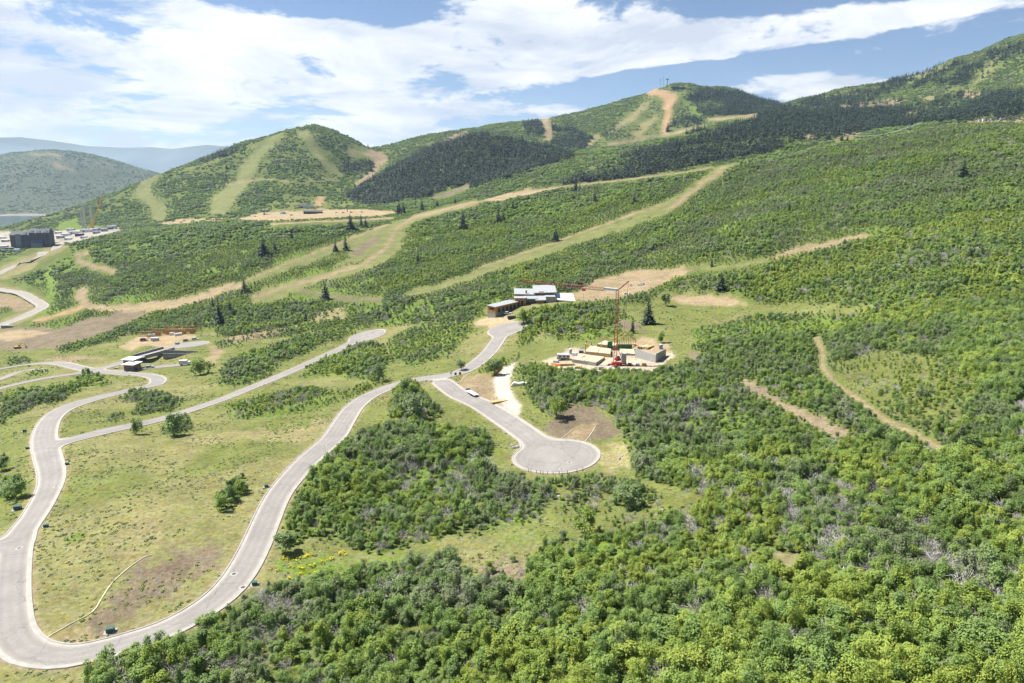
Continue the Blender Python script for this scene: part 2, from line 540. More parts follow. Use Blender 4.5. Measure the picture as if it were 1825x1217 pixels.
# the open development ground
area([(-200, 1260), (130, 1260), (170, 1185), (330, 1110), (440, 1055), (560, 1030), (700, 1005), (800, 990), (850, 1045), (930, 1055), (955, 985), (1010, 950),
      (1180, 925), (1270, 900), (1230, 875), (1130, 850), (1115, 790), (1120, 770), (1080, 730), (1000, 690), (1000, 660), (1200, 660), (1235, 630), (1240, 590),
      (1350, 560), (1540, 560), (1570, 545), (1340, 540), (1300, 522), (1180, 520), (1150, 545), (1050, 545), (1030, 520), (870, 545), (860, 560), (820, 580), (700, 580),
      (560, 590), (480, 605), (390, 600), (380, 585), (220, 600), (110, 618), (0, 608), (-200, 610)], GRASS, oak=0, shrub=.8)
# right-hand clearing with low shrubs
area([(1475, 650), (1560, 625), (1690, 640), (1750, 700), (1700, 770), (1600, 752), (1520, 700)], GRASS * .9, oak=.22, shrub=1)
area([(1000, 960), (1050, 930), (1200, 905), (1260, 890), (1180, 935), (1060, 960), (1010, 985)], GRASS * .9, oak=.3, shrub=1)
area([(960, 862), (1000, 850), (1090, 850), (1130, 862), (1200, 900), (1090, 915), (1000, 935), (985, 900)], GRASS * .92, oak=.28, shrub=1)
area([(1370, 985), (1440, 990), (1430, 1020), (1375, 1015)], DRY * .9, oak=.15, shrub=1)
area([(1230, 585), (1400, 570), (1540, 562), (1500, 590), (1300, 620), (1250, 650)], LUSH, oak=.35, shrub=1)
# thickets inside it
for px, dn in [
    ([(490, 970), (497, 930), (515, 905), (540, 862), (580, 812), (640, 772), (700, 758), (790, 768), (862, 772), (880, 795), (872, 818), (900, 852), (960, 860), (985, 890), (960, 930), (880, 945), (760, 962), (680, 992), (620, 975), (575, 962), (545, 950), (520, 985)], .97),
    ([(690, 730), (705, 690), (745, 682), (752, 700), (790, 735), (740, 757), (700, 748)], .8),
    ([(400, 722), (470, 706), (540, 690), (600, 700), (700, 672), (640, 712), (540, 735), (450, 748), (410, 745)], .40),
    ([(285, 772), (310, 742), (340, 740), (345, 765), (310, 778)], .9),
    ([(535, 672), (560, 640), (630, 607), (680, 615), (695, 650), (680, 680), (600, 672)], .97),
    ([(690, 605), (760, 572), (850, 572), (845, 592), (800, 635), (740, 655), (700, 645)], .42),
    ([(388, 688), (395, 650), (440, 630), (520, 605), (620, 577), (660, 585), (560, 622), (500, 650), (470, 682), (420, 692)], .9),
    ([(337, 667), (340, 648), (360, 640), (380, 650), (376, 667)], .99),
    ([(215, 712), (240, 692), (330, 715), (300, 735), (235, 742), (250, 718)], .8),
    ([(0, 705), (60, 697), (120, 692), (130, 668), (170, 662), (205, 685), (150, 692), (115, 715), (60, 725), (0, 760)], .75),
    ([(-30, 852), (20, 848), (45, 870), (35, 890), (-30, 890)], .9), ([(-20, 822), (12, 815), (14, 838), (-20, 840)], .9),
    ([(383, 902), (395, 872), (432, 850), (442, 868), (420, 900), (397, 912)], .9),
    ([(915, 655), (960, 648), (1005, 662), (1100, 660), (1200, 655), (1260, 690), (1130, 745), (1120, 790), (1095, 760), (1080, 722), (1012, 722), (1010, 747), (975, 745), (935, 705)], .9),
    ([(850, 667), (870, 640), (925, 637), (905, 655), (870, 668)], .9),
    ([(920, 580), (930, 555), (1000, 545), (1085, 540), (1150, 580), (1130, 600), (1000, 612), (965, 590), (925, 625)], .8),
    ([(100, 618), (140, 605), (215, 598), (212, 608), (150, 622), (110, 630)], .9),
    ([(1090, 905), (1095, 870), (1130, 860), (1160, 890), (1130, 910)], .95), ([(380, 610), (440, 600), (430, 620), (385, 622)], .6),
    ([(115, 960), (150, 945), (150, 958), (120, 972)], .4), ([(185, 752), (205, 735), (225, 742), (210, 755)], .7), ([(230, 768), (245, 752), (262, 758), (255, 772)], .7), ([(10, 640), (50, 635), (55, 648), (12, 652)], .8), ([(45, 668), (80, 655), (85, 664), (50, 674)], .8), ]:
    area(px, FLOOR * 1.2, oak=dn, soft=1.3)
# dry and worn grass
dry_noise = fbm(XX, YY, 45, 5, 40)
m = (OAK < .05) & (dry_noise > .47)
w = np.clip((dry_noise - .47) * 6, 0, 1)[..., None] * m[..., None]
ALB = ALB * (1 - w * .6) + DRY * w * .6
area([(180, 990), (250, 900), (300, 905), (290, 960), (210, 1010)], DRY * .95, soft=3)
area([(120, 1145), (160, 1105), (250, 1010), (380, 960), (395, 1000), (330, 1040), (240, 1095), (190, 1140)], BROWN * .95, soft=3)
area([(90, 1150), (150, 1120), (200, 1140), (140, 1152)], TAN, soft=2)
area([(330, 780), (500, 765), (600, 740), (560, 790), (400, 800)], DRY, soft=3)
area([(380, 790), (500, 780), (540, 810), (420, 830), (300, 850)], GRASS * .97, soft=3)
area([(490, 1010), (520, 990), (640, 1005), (800, 985), (820, 1000), (650, 1020), (520, 1030)], LUSH * 1.2, soft=2)
area([(850, 1000), (935, 1000), (940, 1050), (860, 1045)], BROWN, oak=.1, soft=2)
# bare soil: mound by the cul-de-sac, drive, verges
area([(965, 768), (985, 750), (1020, 722), (1060, 722), (1085, 748), (1115, 772), (1060, 790), (1000, 786)], BROWN * .85, oak=0, soft=1.5)
area([(1005, 786), (1030, 756), (1065, 752), (1050, 775), (1035, 790)], TAN * .8, oak=0)
area([(1070, 800), (1120, 790), (1125, 835), (1085, 845), (1065, 822)], DRY * 1.1, oak=0, soft=2)
area([(815, 685), (830, 668), (862, 668), (885, 672), (884, 708), (910, 730), (890, 728), (850, 705)], TAN * .8, oak=0)
area([(884, 705), (880, 680), (895, 655), (920, 645), (915, 660), (908, 680), (912, 700), (928, 722), (926, 746), (905, 737)], PALE, oak=0, soft=.25)
area([(845, 572), (865, 563), (905, 560), (930, 578), (905, 582), (870, 585), (850, 580)], TAN * 1.15, oak=0)
area([(970, 645), (1010, 625), (1080, 612), (1190, 610), (1200, 640), (1170, 660), (1080, 668), (1000, 662)], (PALE * .45 + TAN * .6), oak=0, soft=1.6)
area([(1120, 612), (1150, 600), (1195, 618), (1190, 632), (1140, 628)], TAN, oak=0)
area([(1010, 530), (1060, 500), (1125, 483), (1190, 478), (1255, 475), (1200, 498), (1150, 520), (1100, 532), (1040, 535)], TAN * .9, oak=0)
area([(1190, 535), (1215, 525), (1300, 527), (1335, 545), (1250, 546)], TAN, oak=0)
area([(1170, 555), (1330, 548), (1540, 545), (1545, 555), (1330, 560), (1200, 590), (1160, 585)], GRASS * 1.05, oak=.03, shrub=1)
area([(1100, 575), (1130, 570), (1150, 590), (1110, 592)], BROWN, oak=0, soft=2)
area([(1225, 645), (1232, 622), (1248, 630), (1240, 650)], BROWN, oak=0)
# house-site fill and dirt apron of the framed house
area([(210, 618), (250, 600), (330, 590), (350, 600), (330, 608), (300, 622), (260, 615), (230, 625)], TAN * 1.05, oak=0)
area([(372, 612), (400, 625), (385, 645), (350, 660), (340, 655), (378, 635)], TAN * .85, oak=0)
area([(60, 640), (150, 632), (190, 640), (120, 645)], TAN * .8, soft=2)
# sagey clearing lines
area([(545, 568), (610, 545), (620, 565), (570, 575)], DRY, oak=.1)
area([(400, 602), (455, 592), (540, 580), (520, 590), (455, 605), (410, 612)], TAN * .8, oak=.1)
area([(440, 545), (455, 530), (470, 533), (455, 545)], TAN * .9, oak=0)
strip([(520, 516), (550, 520), (600, 530), (680, 534)], 3, BROWN * .9)
# lower dirt road and cut
area([(-60, 622), (-60, 586), (60, 582), (110, 586), (165, 566), (240, 551), (262, 561), (200, 590), (120, 616), (40, 624)], BROWN, oak=0)
area([(-60, 600), (40, 588), (90, 592), (30, 608)], TAN, oak=0)
area([(225, 556), (160, 552), (150, 546), (230, 543), (300, 533), (340, 527), (390, 513), (425, 502), (440, 506), (385, 530), (330, 545), (265, 557)], TAN * .92, oak=0)
area([(150, 546), (132, 532), (140, 515), (155, 512), (152, 530), (170, 545)], TAN * .85, oak=0)
strip([(160, 448), (140, 455), (137, 465), (170, 475), (205, 484)], 4, TAN * .8)
strip([(60, 572), (110, 560), (150, 545)], 3, ORANGE * .9)
area([(80, 480), (90, 470), (100, 500), (95, 540), (85, 530)], LUSH * 1.2, oak=.1)
area([(-60, 560), (-60, 520), (20, 525), (55, 538), (60, 545), (20, 560)], TAN * .8, oak=0)
area([(-60, 575), (10, 548), (28, 555), (15, 570), (-60, 590)], FLOOR, oak=.8)
area([(70, 462), (110, 438), (118, 440), (60, 475), (0, 500), (0, 490)], DRY, oak=.05)
# ski runs on the near ridge
area([(700, 528), (800, 500), (870, 472), (1000, 432), (1100, 396), (1180, 365), (1240, 325), (1280, 297), (1325, 286), (1300, 302), (1245, 340), (1195, 378), (1100, 412), (1010, 442), (900, 482), (800, 512), (740, 528)], RUN, oak=0, soft=1.4)
strip([(850, 478), (1000, 428), (1100, 392), (1185, 361)], 1.5, TAN * .8)
strip([(1195, 372), (1245, 333), (1290, 298)], 3, TAN * .85)
area([(450, 528), (480, 510), (560, 490), (640, 468), (685, 442), (708, 405), (725, 390), (790, 372), (850, 357), (880, 354), (800, 378), (740, 395), (720, 415), (712, 445), (685, 470), (600, 497), (520, 518), (500, 540), (450, 540)], RUN * 1.08, oak=0, soft=1.4)
area([(430, 502), (520, 468), (610, 432), (690, 400), (722, 388), (705, 440), (640, 467), (590, 478), (600, 460), (560, 472), (520, 478), (440, 508)], RUN, oak=0, soft=.6)
strip([(450, 530), (560, 498), (650, 470), (690, 440), (706, 408), (735, 388), (800, 371), (850, 360)], 3, TAN * .85)
strip([(440, 497), (520, 466), (610, 430), (690, 400)], 1.6, TAN * .9)
area([(622, 455), (640, 435), (672, 420), (675, 428), (640, 452)], BROWN, oak=0)
area([(540, 495), (560, 470), (610, 445), (625, 440), (620, 460), (575, 482)], FLOOR, oak=.85)
area([(860, 356), (920, 340), (1010, 331), (950, 346), (880, 360)], TAN, oak=0)
strip([(980, 334), (1100, 322), (1230, 305), (1275, 296)], 1.5, TAN * .8)
area([(1365, 460), (1420, 441), (1550, 416), (1556, 421), (1440, 449), (1380, 464)], TAN * .8, oak=0)
strip([(1225, 478), (1300, 476), (1370, 462)], 3, RUN)
# trails on the right
strip([(1455, 600), (1465, 625), (1467, 655), (1490, 685), (1530, 712), (1580, 750), (1620, 768), (1660, 790), (1688, 812)], 4.0, TAN * .85, soft=.25)
area([(1320, 676), (1345, 682), (1400, 716), (1460, 743), (1510, 768), (1535, 786), (1590, 795), (1560, 799), (1490, 780), (1420, 746), (1360, 712), (1328, 695)], np.array([.215, .170, .115]), oak=0, soft=1.4)
# behind the ridge: resort flat
area([(415, 392), (470, 378), (560, 373), (660, 373), (725, 380), (640, 386), (480, 394)], TAN * 1.1, oak=0, soft=.5)
strip([(480, 400), (560, 395), (640, 392), (700, 388)], 1.6, TAN * .9)
area([(270, 400), (320, 390), (400, 388), (440, 392), (300, 402)], TAN, oak=.1, soft=.6)
area([(450, 378), (490, 360), (560, 358), (640, 365), (560, 375)], GRASS, oak=.3)
area([(560, 366), (565, 350), (580, 350), (572, 368)], ORANGE, oak=0, soft=.3)
strip([(770, 352), (800, 345), (838, 331)], 3, BROWN)
area([(-60, 452), (-60, 414), (100, 411), (212, 404), (215, 412), (130, 434), (100, 430)], PALE * .72, oak=0, soft=.6)
area([(100, 408), (115, 395), (140, 388), (140, 402), (210, 402), (120, 410)], LUSH * 1.1, oak=0, soft=.6)
# dome hill runs
area([(490, 240), (508, 240), (462, 285), (455, 310), (425, 350), (400, 384), (372, 380), (380, 350), (422, 322), (430, 290), (460, 266)], RUN * 1.1, oak=0, soft=.5)
strip([(492, 243), (440, 265), (380, 289), (300, 311), (270, 322)], .9, RUN * 1.1)
area([(525, 234), (551, 233), (562, 258), (582, 288), (622, 316), (600, 314), (572, 296), (550, 262)], RUN, oak=0, soft=.5)
area([(240, 338), (262, 318), (292, 308), (268, 326), (272, 350), (300, 372), (292, 393), (272, 393), (268, 366), (245, 352)], RUN, oak=0, soft=.5)
strip([(400, 330), (470, 318), (520, 326), (600, 318)], 1.0, TAN * .9)
strip([(618, 270), (640, 272), (665, 278)], 1.6, TAN * .9)
# saddle cut
area([(655, 268), (682, 270), (692, 284), (675, 300), (668, 312), (640, 330), (632, 328), (662, 304), (668, 290)], TAN * .85, oak=0, soft=.5)
# main mountain
area([(1160, 160), (1188, 161), (1208, 170), (1196, 200), (1192, 236), (1178, 238), (1184, 200), (1180, 175), (1150, 168)], ORANGE * .95, oak=0, soft=.5)
area([(1060, 262), (1110, 210), (1150, 180), (1180, 178), (1178, 240), (1120, 270)], FLOOR, oak=.55, pale=1)
for px in ([(1090, 232), (1140, 190), (1165, 180), (1150, 196), (1105, 228), (1090, 240)], [(1125, 240), (1165, 205), (1170, 212), (1140, 245)], [(1040, 262), (1065, 240), (1075, 245), (1050, 262)]):
    area(px, DRY, oak=0, soft=1)
area([(1205, 172), (1230, 180), (1250, 205), (1240, 208), (1215, 185)], LUSH, oak=0)
area([(962, 214), (976, 209), (986, 236), (980, 252), (966, 251), (972, 232)], TAN * .85, oak=0, soft=.5)
strip([(1080, 258), (1140, 248), (1200, 238), (1260, 222)], 2.0, TAN * .85)
strip([(1262, 213), (1300, 210), (1350, 207)], 2.2, TAN * .95)
area([(790, 244), (830, 234), (850, 236), (820, 246)], TAN * .7, oak=.3)
# conifer forest, in stands with open leafy slopes between
STAND = fbm(XX, YY, 170, 3, 33)
for px, dn in [([(610, 352), (655, 325), (700, 300), (760, 268), (850, 240), (930, 252), (1010, 268), (1020, 280), (930, 312), (850, 335), (760, 352), (660, 368)], .95),
               ([(1000, 327), (1080, 300), (1120, 275), (1180, 262), (1260, 240), (1340, 215), (1390, 190), (1480, 190), (1560, 195), (1640, 180), (1825, 165), (1825, 205), (1700, 215), (1560, 232), (1450, 252), (1330, 278), (1230, 297), (1080, 325)], .8),
               ([(1380, 250), (1400, 200), (1500, 195), (1600, 200), (1560, 230), (1450, 252)], .9), ([(1640, 215), (1650, 180), (1740, 165), (1825, 165), (1825, 205), (1700, 215)], .75),
               ([(1080, 325), (1130, 280), (1200, 270), (1320, 262), (1330, 280), (1230, 297)], .95),
               ([(1545, 160), (1620, 135), (1700, 108), (1720, 112), (1650, 150), (1560, 172)], .5), ([(1660, 152), (1700, 130), (1760, 105), (1740, 130), (1720, 150)], .8), ([(1760, 95), (1825, 75), (1825, 110), (1770, 120)], .4),
               ([(1215, 178), (1260, 158), (1330, 166), (1392, 188), (1370, 202), (1300, 205), (1250, 205)], .7),
               ([(985, 228), (1030, 232), (1060, 250), (1040, 268), (1010, 270), (985, 258)], .8), ([(930, 222), (962, 216), (968, 240), (940, 245)], .6),
               ([(600, 305), (622, 287), (662, 285), (666, 302), (640, 320)], .7), ([(340, 298), (400, 270), (440, 256), (440, 262), (380, 285)], .5), ([(1195, 240), (1200, 205), (1250, 215), (1260, 235)], .6),
               ([(1420, 182), (1500, 165), (1560, 160), (1560, 178), (1450, 195)], .4)]:
    m = poly_mask(px, .8)
    st = np.clip((STAND[m] - .33) * 8, 0.1, 1) if dn < .9 else np.clip((STAND[m] - .25) * 7, .35, 1)
    CON[m] = dn * st * (OAK[m] > .1)
    OAK[m] = np.minimum(OAK[m], 1.0 - dn * st * .85)
# clearings on the far right slopes
for px, a in (([(1480, 192), (1540, 182), (1600, 178), (1625, 182), (1540, 192)], TAN * .7), ([(1600, 218), (1615, 200), (1638, 195), (1635, 208)], DRY * .9), ([(1432, 247), (1438, 238), (1455, 240), (1460, 247)], TAN),
              ([(1715, 175), (1718, 160), (1745, 165), (1750, 172)], TAN * .9), ([(1735, 150), (1760, 115), (1790, 92), (1780, 112), (1752, 145)], RUN), ([(1480, 250), (1540, 228), (1545, 235), (1500, 255)], DRY * .8),
              ([(1600, 142), (1660, 122), (1700, 110), (1690, 122), (1640, 140)], RUN), ([(1440, 178), (1500, 166), (1560, 165), (1500, 172)], RUN), ([(1680, 222), (1760, 212), (1825, 210), (1825, 218), (1740, 222)], TAN * .9), ([(1640, 176), (1665, 172), (1670, 178), (1645, 184)], DRY)):
    area(px, a, oak=.04, con=.05, soft=.7)
# stands of different growth on the right-hand slopes
area([(1240, 525), (1380, 470), (1560, 425), (1825, 372), (1825, 570), (1620, 610), (1480, 570), (1330, 548)], tone=.22, soft=3)
area([(1500, 640), (1700, 610), (1825, 640), (1825, 760), (1700, 780)], tone=.18, soft=3)
area([(1290, 300), (1500, 258), (1825, 222), (1825, 360), (1560, 412), (1380, 452), (1240, 470), (1120, 440)], tone=-.10, soft=3)
area([(740, 400), (900, 350), (1180, 330), (1230, 325), (1100, 390), (1000, 425), (860, 470), (740, 510), (640, 520), (700, 460)], tone=.10, soft=2)
# grassy openings between the shrubs
opening = fbm(XX, YY, 34, 3, 71)
w = np.clip((.40 - opening) * 9, 0, 1)[..., None] * (OAK > .3)[..., None] * (YY < 1300)[..., None]
ALB = ALB * (1 - w) + LUSH * 1.05 * w
# wide clear verges of the valley roads
for px, hw in (([(-40, 512), (0, 516), (30, 521), (58, 531), (76, 541), (70, 549), (45, 562), (20, 573), (-30, 592)], 9), ([(-40, 500), (0, 485), (40, 468), (75, 455), (105, 440), (118, 432)], 9)):
    strip(px, hw, DRY * .9, soft=.3)
# far lake-side hill: dry sage and brush
farhill = YY > 3900
fh = fbm(XX, YY, 180, 4, 77)
ALB[farhill] = (np.array([.055, .078, .034]) * (1 - fh[..., None]) + np.array([.105, .112, .060]) * fh[..., None])[farhill]
OAK[farhill] = np.clip((fh[farhill] - .30) * 3, 0.1, .85)
shore = (ZT < LAKE_Z + 6) & (YY > 2300)
ALB[shore] = SHORE
OAK[shore] = 0; CON[shore] = 0
strip([(52, 266), (55, 275), (92, 275), (108, 280), (96, 292), (110, 298), (135, 306)], 1.2, TAN)
# nothing grows on asphalt, verges are short grass
nearroad = rd < 2.0
OAK[rd < 2.2] = 0; SHRUB[rd < 1.3] = 0
m = (rd < 2.4)
w = np.clip((2.4 - rd), 0, 1)[..., None]
ALB = ALB * (1 - w * .6) + (TAN * .95) * w * .6
ZT = np.where(ZT < LAKE_Z - 6, LAKE_Z - 6, ZT)
for _ in range(2):                                                  # soften the borders of the cover
    ALB[1:-1, 1:-1] = (ALB[1:-1, 1:-1] * 2 + ALB[:-2, 1:-1] + ALB[2:, 1:-1] + ALB[1:-1, :-2] + ALB[1:-1, 2:]) / 6


# ---------------------------------------------------------------- materials
def node_mat(name):
    m = bpy.data.materials.new(name)
    m.use_nodes = True
    nt = m.node_tree
    b = nt.nodes['Principled BSDF']
    return m, nt, b


def mat(name, rgb, rough=.8, metal=0.0, var=.12, scale=1.2, spec=.3, bump=0.0):
    """plain painted / raw surface with uneven tone"""
    m, nt, b = node_mat(name)
    b.inputs['Roughness'].default_value = rough
    b.inputs['Metallic'].default_value = metal
    b.inputs['Specular IOR Level'].default_value = spec
    tc = nt.nodes.new('ShaderNodeTexCoord')
    n = nt.nodes.new('ShaderNodeTexNoise')
    n.inputs['Scale'].default_value = scale
    n.inputs['Detail'].default_value = 6
    nt.links.new(tc.outputs['Object'], n.inputs['Vector'])
    r = nt.nodes.new('ShaderNodeValToRGB')
    r.color_ramp.elements[0].position = .3
    r.color_ramp.elements[1].position = .7
    r.color_ramp.elements[0].color = (*[c * (1 - var) for c in rgb], 1)
    r.color_ramp.elements[1].color = (*[min(c * (1 + var), 1) for c in rgb], 1)
    nt.links.new(n.outputs['Fac'], r.inputs[0])
    nt.links.new(r.outputs[0], b.inputs['Base Color'])
    if bump:
        bp = nt.nodes.new('ShaderNodeBump')
        bp.inputs['Strength'].default_value = bump
        nt.links.new(n.outputs['Fac'], bp.inputs['Height'])
        nt.links.new(bp.outputs[0], b.inputs['Normal'])
    return m


def ground_material():
    m, nt, b = node_mat('ground_soil_and_grass')
    N, L = nt.nodes, nt.links
    b.inputs['Roughness'].default_value = .95
    b.inputs['Specular IOR Level'].default_value = .05
    at = N.new('ShaderNodeAttribute'); at.attribute_name = 'cover'
    geo = N.new('ShaderNodeNewGeometry')

    def noise(scale, detail, w=0):
        n = N.new('ShaderNodeTexNoise')
        n.inputs['Scale'].default_value = scale
        n.inputs['Detail'].default_value = detail
        n.inputs['Roughness'].default_value = .65
        L.new(geo.outputs['Position'], n.inputs['Vector'])
        return n.outputs['Fac']

    def mapr(v, a, bb, c, d):
        r = N.new('ShaderNodeMapRange')
        for i, q in enumerate((a, bb, c, d)):
            r.inputs[i + 1].default_value = q
        L.new(v, r.inputs[0])
        return r.outputs[0]

    def mult(c, f):
        x = N.new('ShaderNodeVectorMath'); x.operation = 'SCALE'
        L.new(c, x.inputs[0]); L.new(f, x.inputs['Scale'])
        return x.outputs[0]

    c = mult(at.outputs['Color'], mapr(noise(.9, 8), .3, .7, .62, 1.38))
    c = mult(c, mapr(noise(.09, 5), .3, .7, .78, 1.22))
    c = mult(c, mapr(noise(4.5, 4), .35, .65, .75, 1.25))
    hs = N.new('ShaderNodeHueSaturation')
    L.new(c, hs.inputs['Color'])
    L.new(mapr(noise(.22, 5), .3, .7, .475, .525), hs.inputs['Hue'])
    L.new(mapr(noise(.35, 4), .3, .7, .8, 1.2), hs.inputs['Saturation'])
    L.new(hs.outputs[0], b.inputs['Base Color'])
    bp = N.new('ShaderNodeBump')
    bp.inputs['Strength'].default_value = .55
    bp.inputs['Distance'].default_value = .25
    L.new(noise(1.6, 8), bp.inputs['Height'])
    L.new(bp.outputs[0], b.inputs['Normal'])
    return m


def grid_mesh(name, X, Y, Z, mask_quads=None):
    nl, ns = X.shape
    co = np.stack([X, Y, Z], -1).reshape(-1, 3).astype(np.float32)
    idx = np.arange(nl * ns).reshape(nl, ns)
    q = np.stack([idx[:-1, :-1], idx[:-1, 1:], idx[1:, 1:], idx[1:, :-1]], -1).reshape(-1, 4)
    me = bpy.data.meshes.new(name)
    me.vertices.add(len(co)); me.vertices.foreach_set('co', co.ravel())
    me.loops.add(q.size); me.loops.foreach_set('vertex_index', q.ravel().astype(np.int32))
    me.polygons.add(len(q))
    me.polygons.foreach_set('loop_start', (np.arange(len(q)) * 4).astype(np.int32))
    me.polygons.foreach_set('loop_total', np.full(len(q), 4, np.int32))
    me.update(calc_edges=True)
    me.polygons.foreach_set('use_smooth', np.ones(len(q), bool))
    return me


def structure(name, me, m, label=None):
    o = bpy.data.objects.new(name, me)
    COL.objects.link(o)
    if m is not None:
        me.materials.append(m)
    o['kind'] = 'structure'
    if label:
        o['label'] = label
    return o


gm = grid_mesh('terrain', XX, YY, ZT)
a = gm.attributes.new('cover', 'FLOAT_COLOR', 'POINT')
a.data.foreach_set('color', np.concatenate([ALB.reshape(-1, 3), np.ones((NL * NS, 1))], 1).astype(np.float32).ravel())
terrain = structure('terrain', gm, ground_material(), 'grassy valley floor and hillsides with bare earth cuts and ski runs')

# ---------------------------------------------------------------- road surface and kerbs
def soup(name, polys, m, smooth=False):
    """mesh from vertex-tuple polygons, welded by position"""
    key, co, faces = {}, [], []
    for p in polys:
        f = []
        for v in p:
            k = (round(v[0], 3), round(v[1], 3), round(v[2], 3))
            if k not in key:
                key[k] = len(co); co.append(v)
            if not f or f[-1] != key[k]:
                f.append(key[k])
        if len(f) > 1 and f[0] == f[-1]:
            f.pop()
        if len(f) > 2:
            faces.append(f)
    me = bpy.data.meshes.new(name)
    me.from_pydata(co, [], faces)
    me.update()
    if smooth:
        me.polygons.foreach_set('use_smooth', np.ones(len(faces), bool))
    return me


def clip(poly, level, keep_below):
    out = []
    n = len(poly)
    for i in range(n):
        p, q = poly[i], poly[(i + 1) % n]
        a, b = p[2] - level, q[2] - level
        if not keep_below:
            a, b = -a, -b
        if a <= 0:
            out.append(p)
        if (a < 0 < b) or (b < 0 < a):
            t = a / (a - b)
            out.append((p[0] + t * (q[0] - p[0]), p[1] + t * (q[1] - p[1]), level))
    return out


def zroad(x, y):
    return float(gridsample(Z0, x / y, math.log(y)))


BANDS = [(-99, 0.0, 'asphalt'), (0.0, .62, 'k'), (.62, .72, 'k'), (.72, 1.0, 'k'), (1.0, 1.2, 'k')]
PROFILE_D = [-99, 0, .62, .72, 1.0, 1.2]
PROFILE_H = [.05, .05, .03, .16, .16, -.25]
asph, kerb = [], []
cells = np.argwhere((np.minimum.reduce([RD[:-1, :-1], RD[1:, :-1], RD[:-1, 1:], RD[1:, 1:]]) < 1.2))
for j, i in cells:
    x0, y0 = gx[i], gy[j]
    if y0 < 100:
        continue
    quad = [(x0, y0, RD[j, i]), (x0 + RC, y0, RD[j, i + 1]), (x0 + RC, y0 + RC, RD[j + 1, i + 1]), (x0, y0 + RC, RD[j + 1, i])]
    mn, mx = min(q[2] for q in quad), max(q[2] for q in quad)
    for lo, hi, nm in BANDS:
        if mx < lo or mn > hi:
            continue
        p = quad
        if mn < lo:
            p = clip(p, lo, False)
        if p and mx > hi:
            p = clip(p, hi, True)
        if len(p) < 3:
            continue
        pts3 = [(q[0], q[1], zroad(q[0], q[1]) + float(np.interp(q[2], PROFILE_D, PROFILE_H))) for q in p]
        (asph if nm == 'asphalt' else kerb).append(pts3)


def asphalt_material():
    m, nt, b = node_mat('worn_grey_asphalt')
    N, L = nt.nodes, nt.links
    b.inputs['Roughness'].default_value = .85
    b.inputs['Specular IOR Level'].default_value = .2
    geo = N.new('ShaderNodeNewGeometry')
    def noise(scale, detail):
        n = N.new('ShaderNodeTexNoise'); n.inputs['Scale'].default_value = scale; n.inputs['Detail'].default_value = detail
        n.inputs['Roughness'].default_value = .6
        L.new(geo.outputs['Position'], n.inputs['Vector']); return n.outputs['Fac']
    r = N.new('ShaderNodeValToRGB')
    r.color_ramp.elements[0].position = .28; r.color_ramp.elements[0].color = (.205, .193, .178, 1)
    r.color_ramp.elements[1].position = .72; r.color_ramp.elements[1].color = (.272, .257, .238, 1)
    L.new(noise(.12, 8), r.inputs[0])
    mx = N.new('ShaderNodeVectorMath'); mx.operation = 'SCALE'
    mr = N.new('ShaderNodeMapRange'); mr.inputs[1].default_value = .3; mr.inputs[2].default_value = .7; mr.inputs[3].default_value = .88; mr.inputs[4].default_value = 1.1
    L.new(noise(2.2, 6), mr.inputs[0]); L.new(r.outputs[0], mx.inputs[0]); L.new(mr.outputs[0], mx.inputs['Scale'])
    # wheel lanes polished darker, dirt washed in along the gutter, sealed cracks
    ed = N.new('ShaderNodeAttribute'); ed.attribute_name = 'edge'
    def band(c, w):
        a = N.new('ShaderNodeMath'); a.operation = 'ADD'; L.new(ed.outputs['Fac'], a.inputs[0]); a.inputs[1].default_value = -c
        q = N.new('ShaderNodeMath'); q.operation = 'ABSOLUTE'; L.new(a.outputs[0], q.inputs[0])
        r_ = N.new('ShaderNodeMapRange'); r_.interpolation_type = 'SMOOTHSTEP'; r_.inputs[1].default_value = 0; r_.inputs[2].default_value = w; r_.inputs[3].default_value = 1; r_.inputs[4].default_value = 0
        L.new(q.outputs[0], r_.inputs[0]); return r_.outputs[0]
    def mixc(col, fac, k, c2):
        f = N.new('ShaderNodeMath'); f.operation = 'MULTIPLY'; L.new(fac, f.inputs[0]); f.inputs[1].default_value = k
        m_ = N.new('ShaderNodeMix'); m_.data_type = 'RGBA'
        L.new(f.outputs[0], m_.inputs['Factor']); L.new(col, m_.inputs[6]); m_.inputs[7].default_value = (*c2, 1)
        return m_.outputs[2]
    c = mixc(mx.outputs[0], band(1.0, .7), .30, (.16, .15, .14))
    c = mixc(c, band(2.6, .7), .26, (.16, .15, .14))
    c = mixc(c, band(0, .55), .45, (.33, .29, .235))
    vo = N.new('ShaderNodeTexVoronoi'); vo.feature = 'DISTANCE_TO_EDGE'; vo.inputs['Scale'].default_value = .085
    wv = N.new('ShaderNodeVectorMath'); wv.operation = 'ADD'
    nz = N.new('ShaderNodeTexNoise'); nz.inputs['Scale'].default_value = .3; nz.inputs['Detail'].default_value = 5
    sc_ = N.new('ShaderNodeVectorMath'); sc_.operation = 'SCALE'; sc_.inputs['Scale'].default_value = 4.0
    L.new(geo.outputs['Position'], nz.inputs['Vector']); L.new(nz.outputs['Color'], sc_.inputs[0]); L.new(sc_.outputs[0], wv.inputs[0]); L.new(geo.outputs['Position'], wv.inputs[1]); L.new(wv.outputs[0], vo.inputs['Vector'])
    cr = N.new('ShaderNodeMapRange'); cr.inputs[1].default_value = 0; cr.inputs[2].default_value = .012; cr.inputs[3].default_value = 1; cr.inputs[4].default_value = 0
    L.new(vo.outputs['Distance'], cr.inputs[0])
    c = mixc(c, cr.outputs[0], .45, (.07, .07, .07))
    L.new(c, b.inputs['Base Color'])
    return m


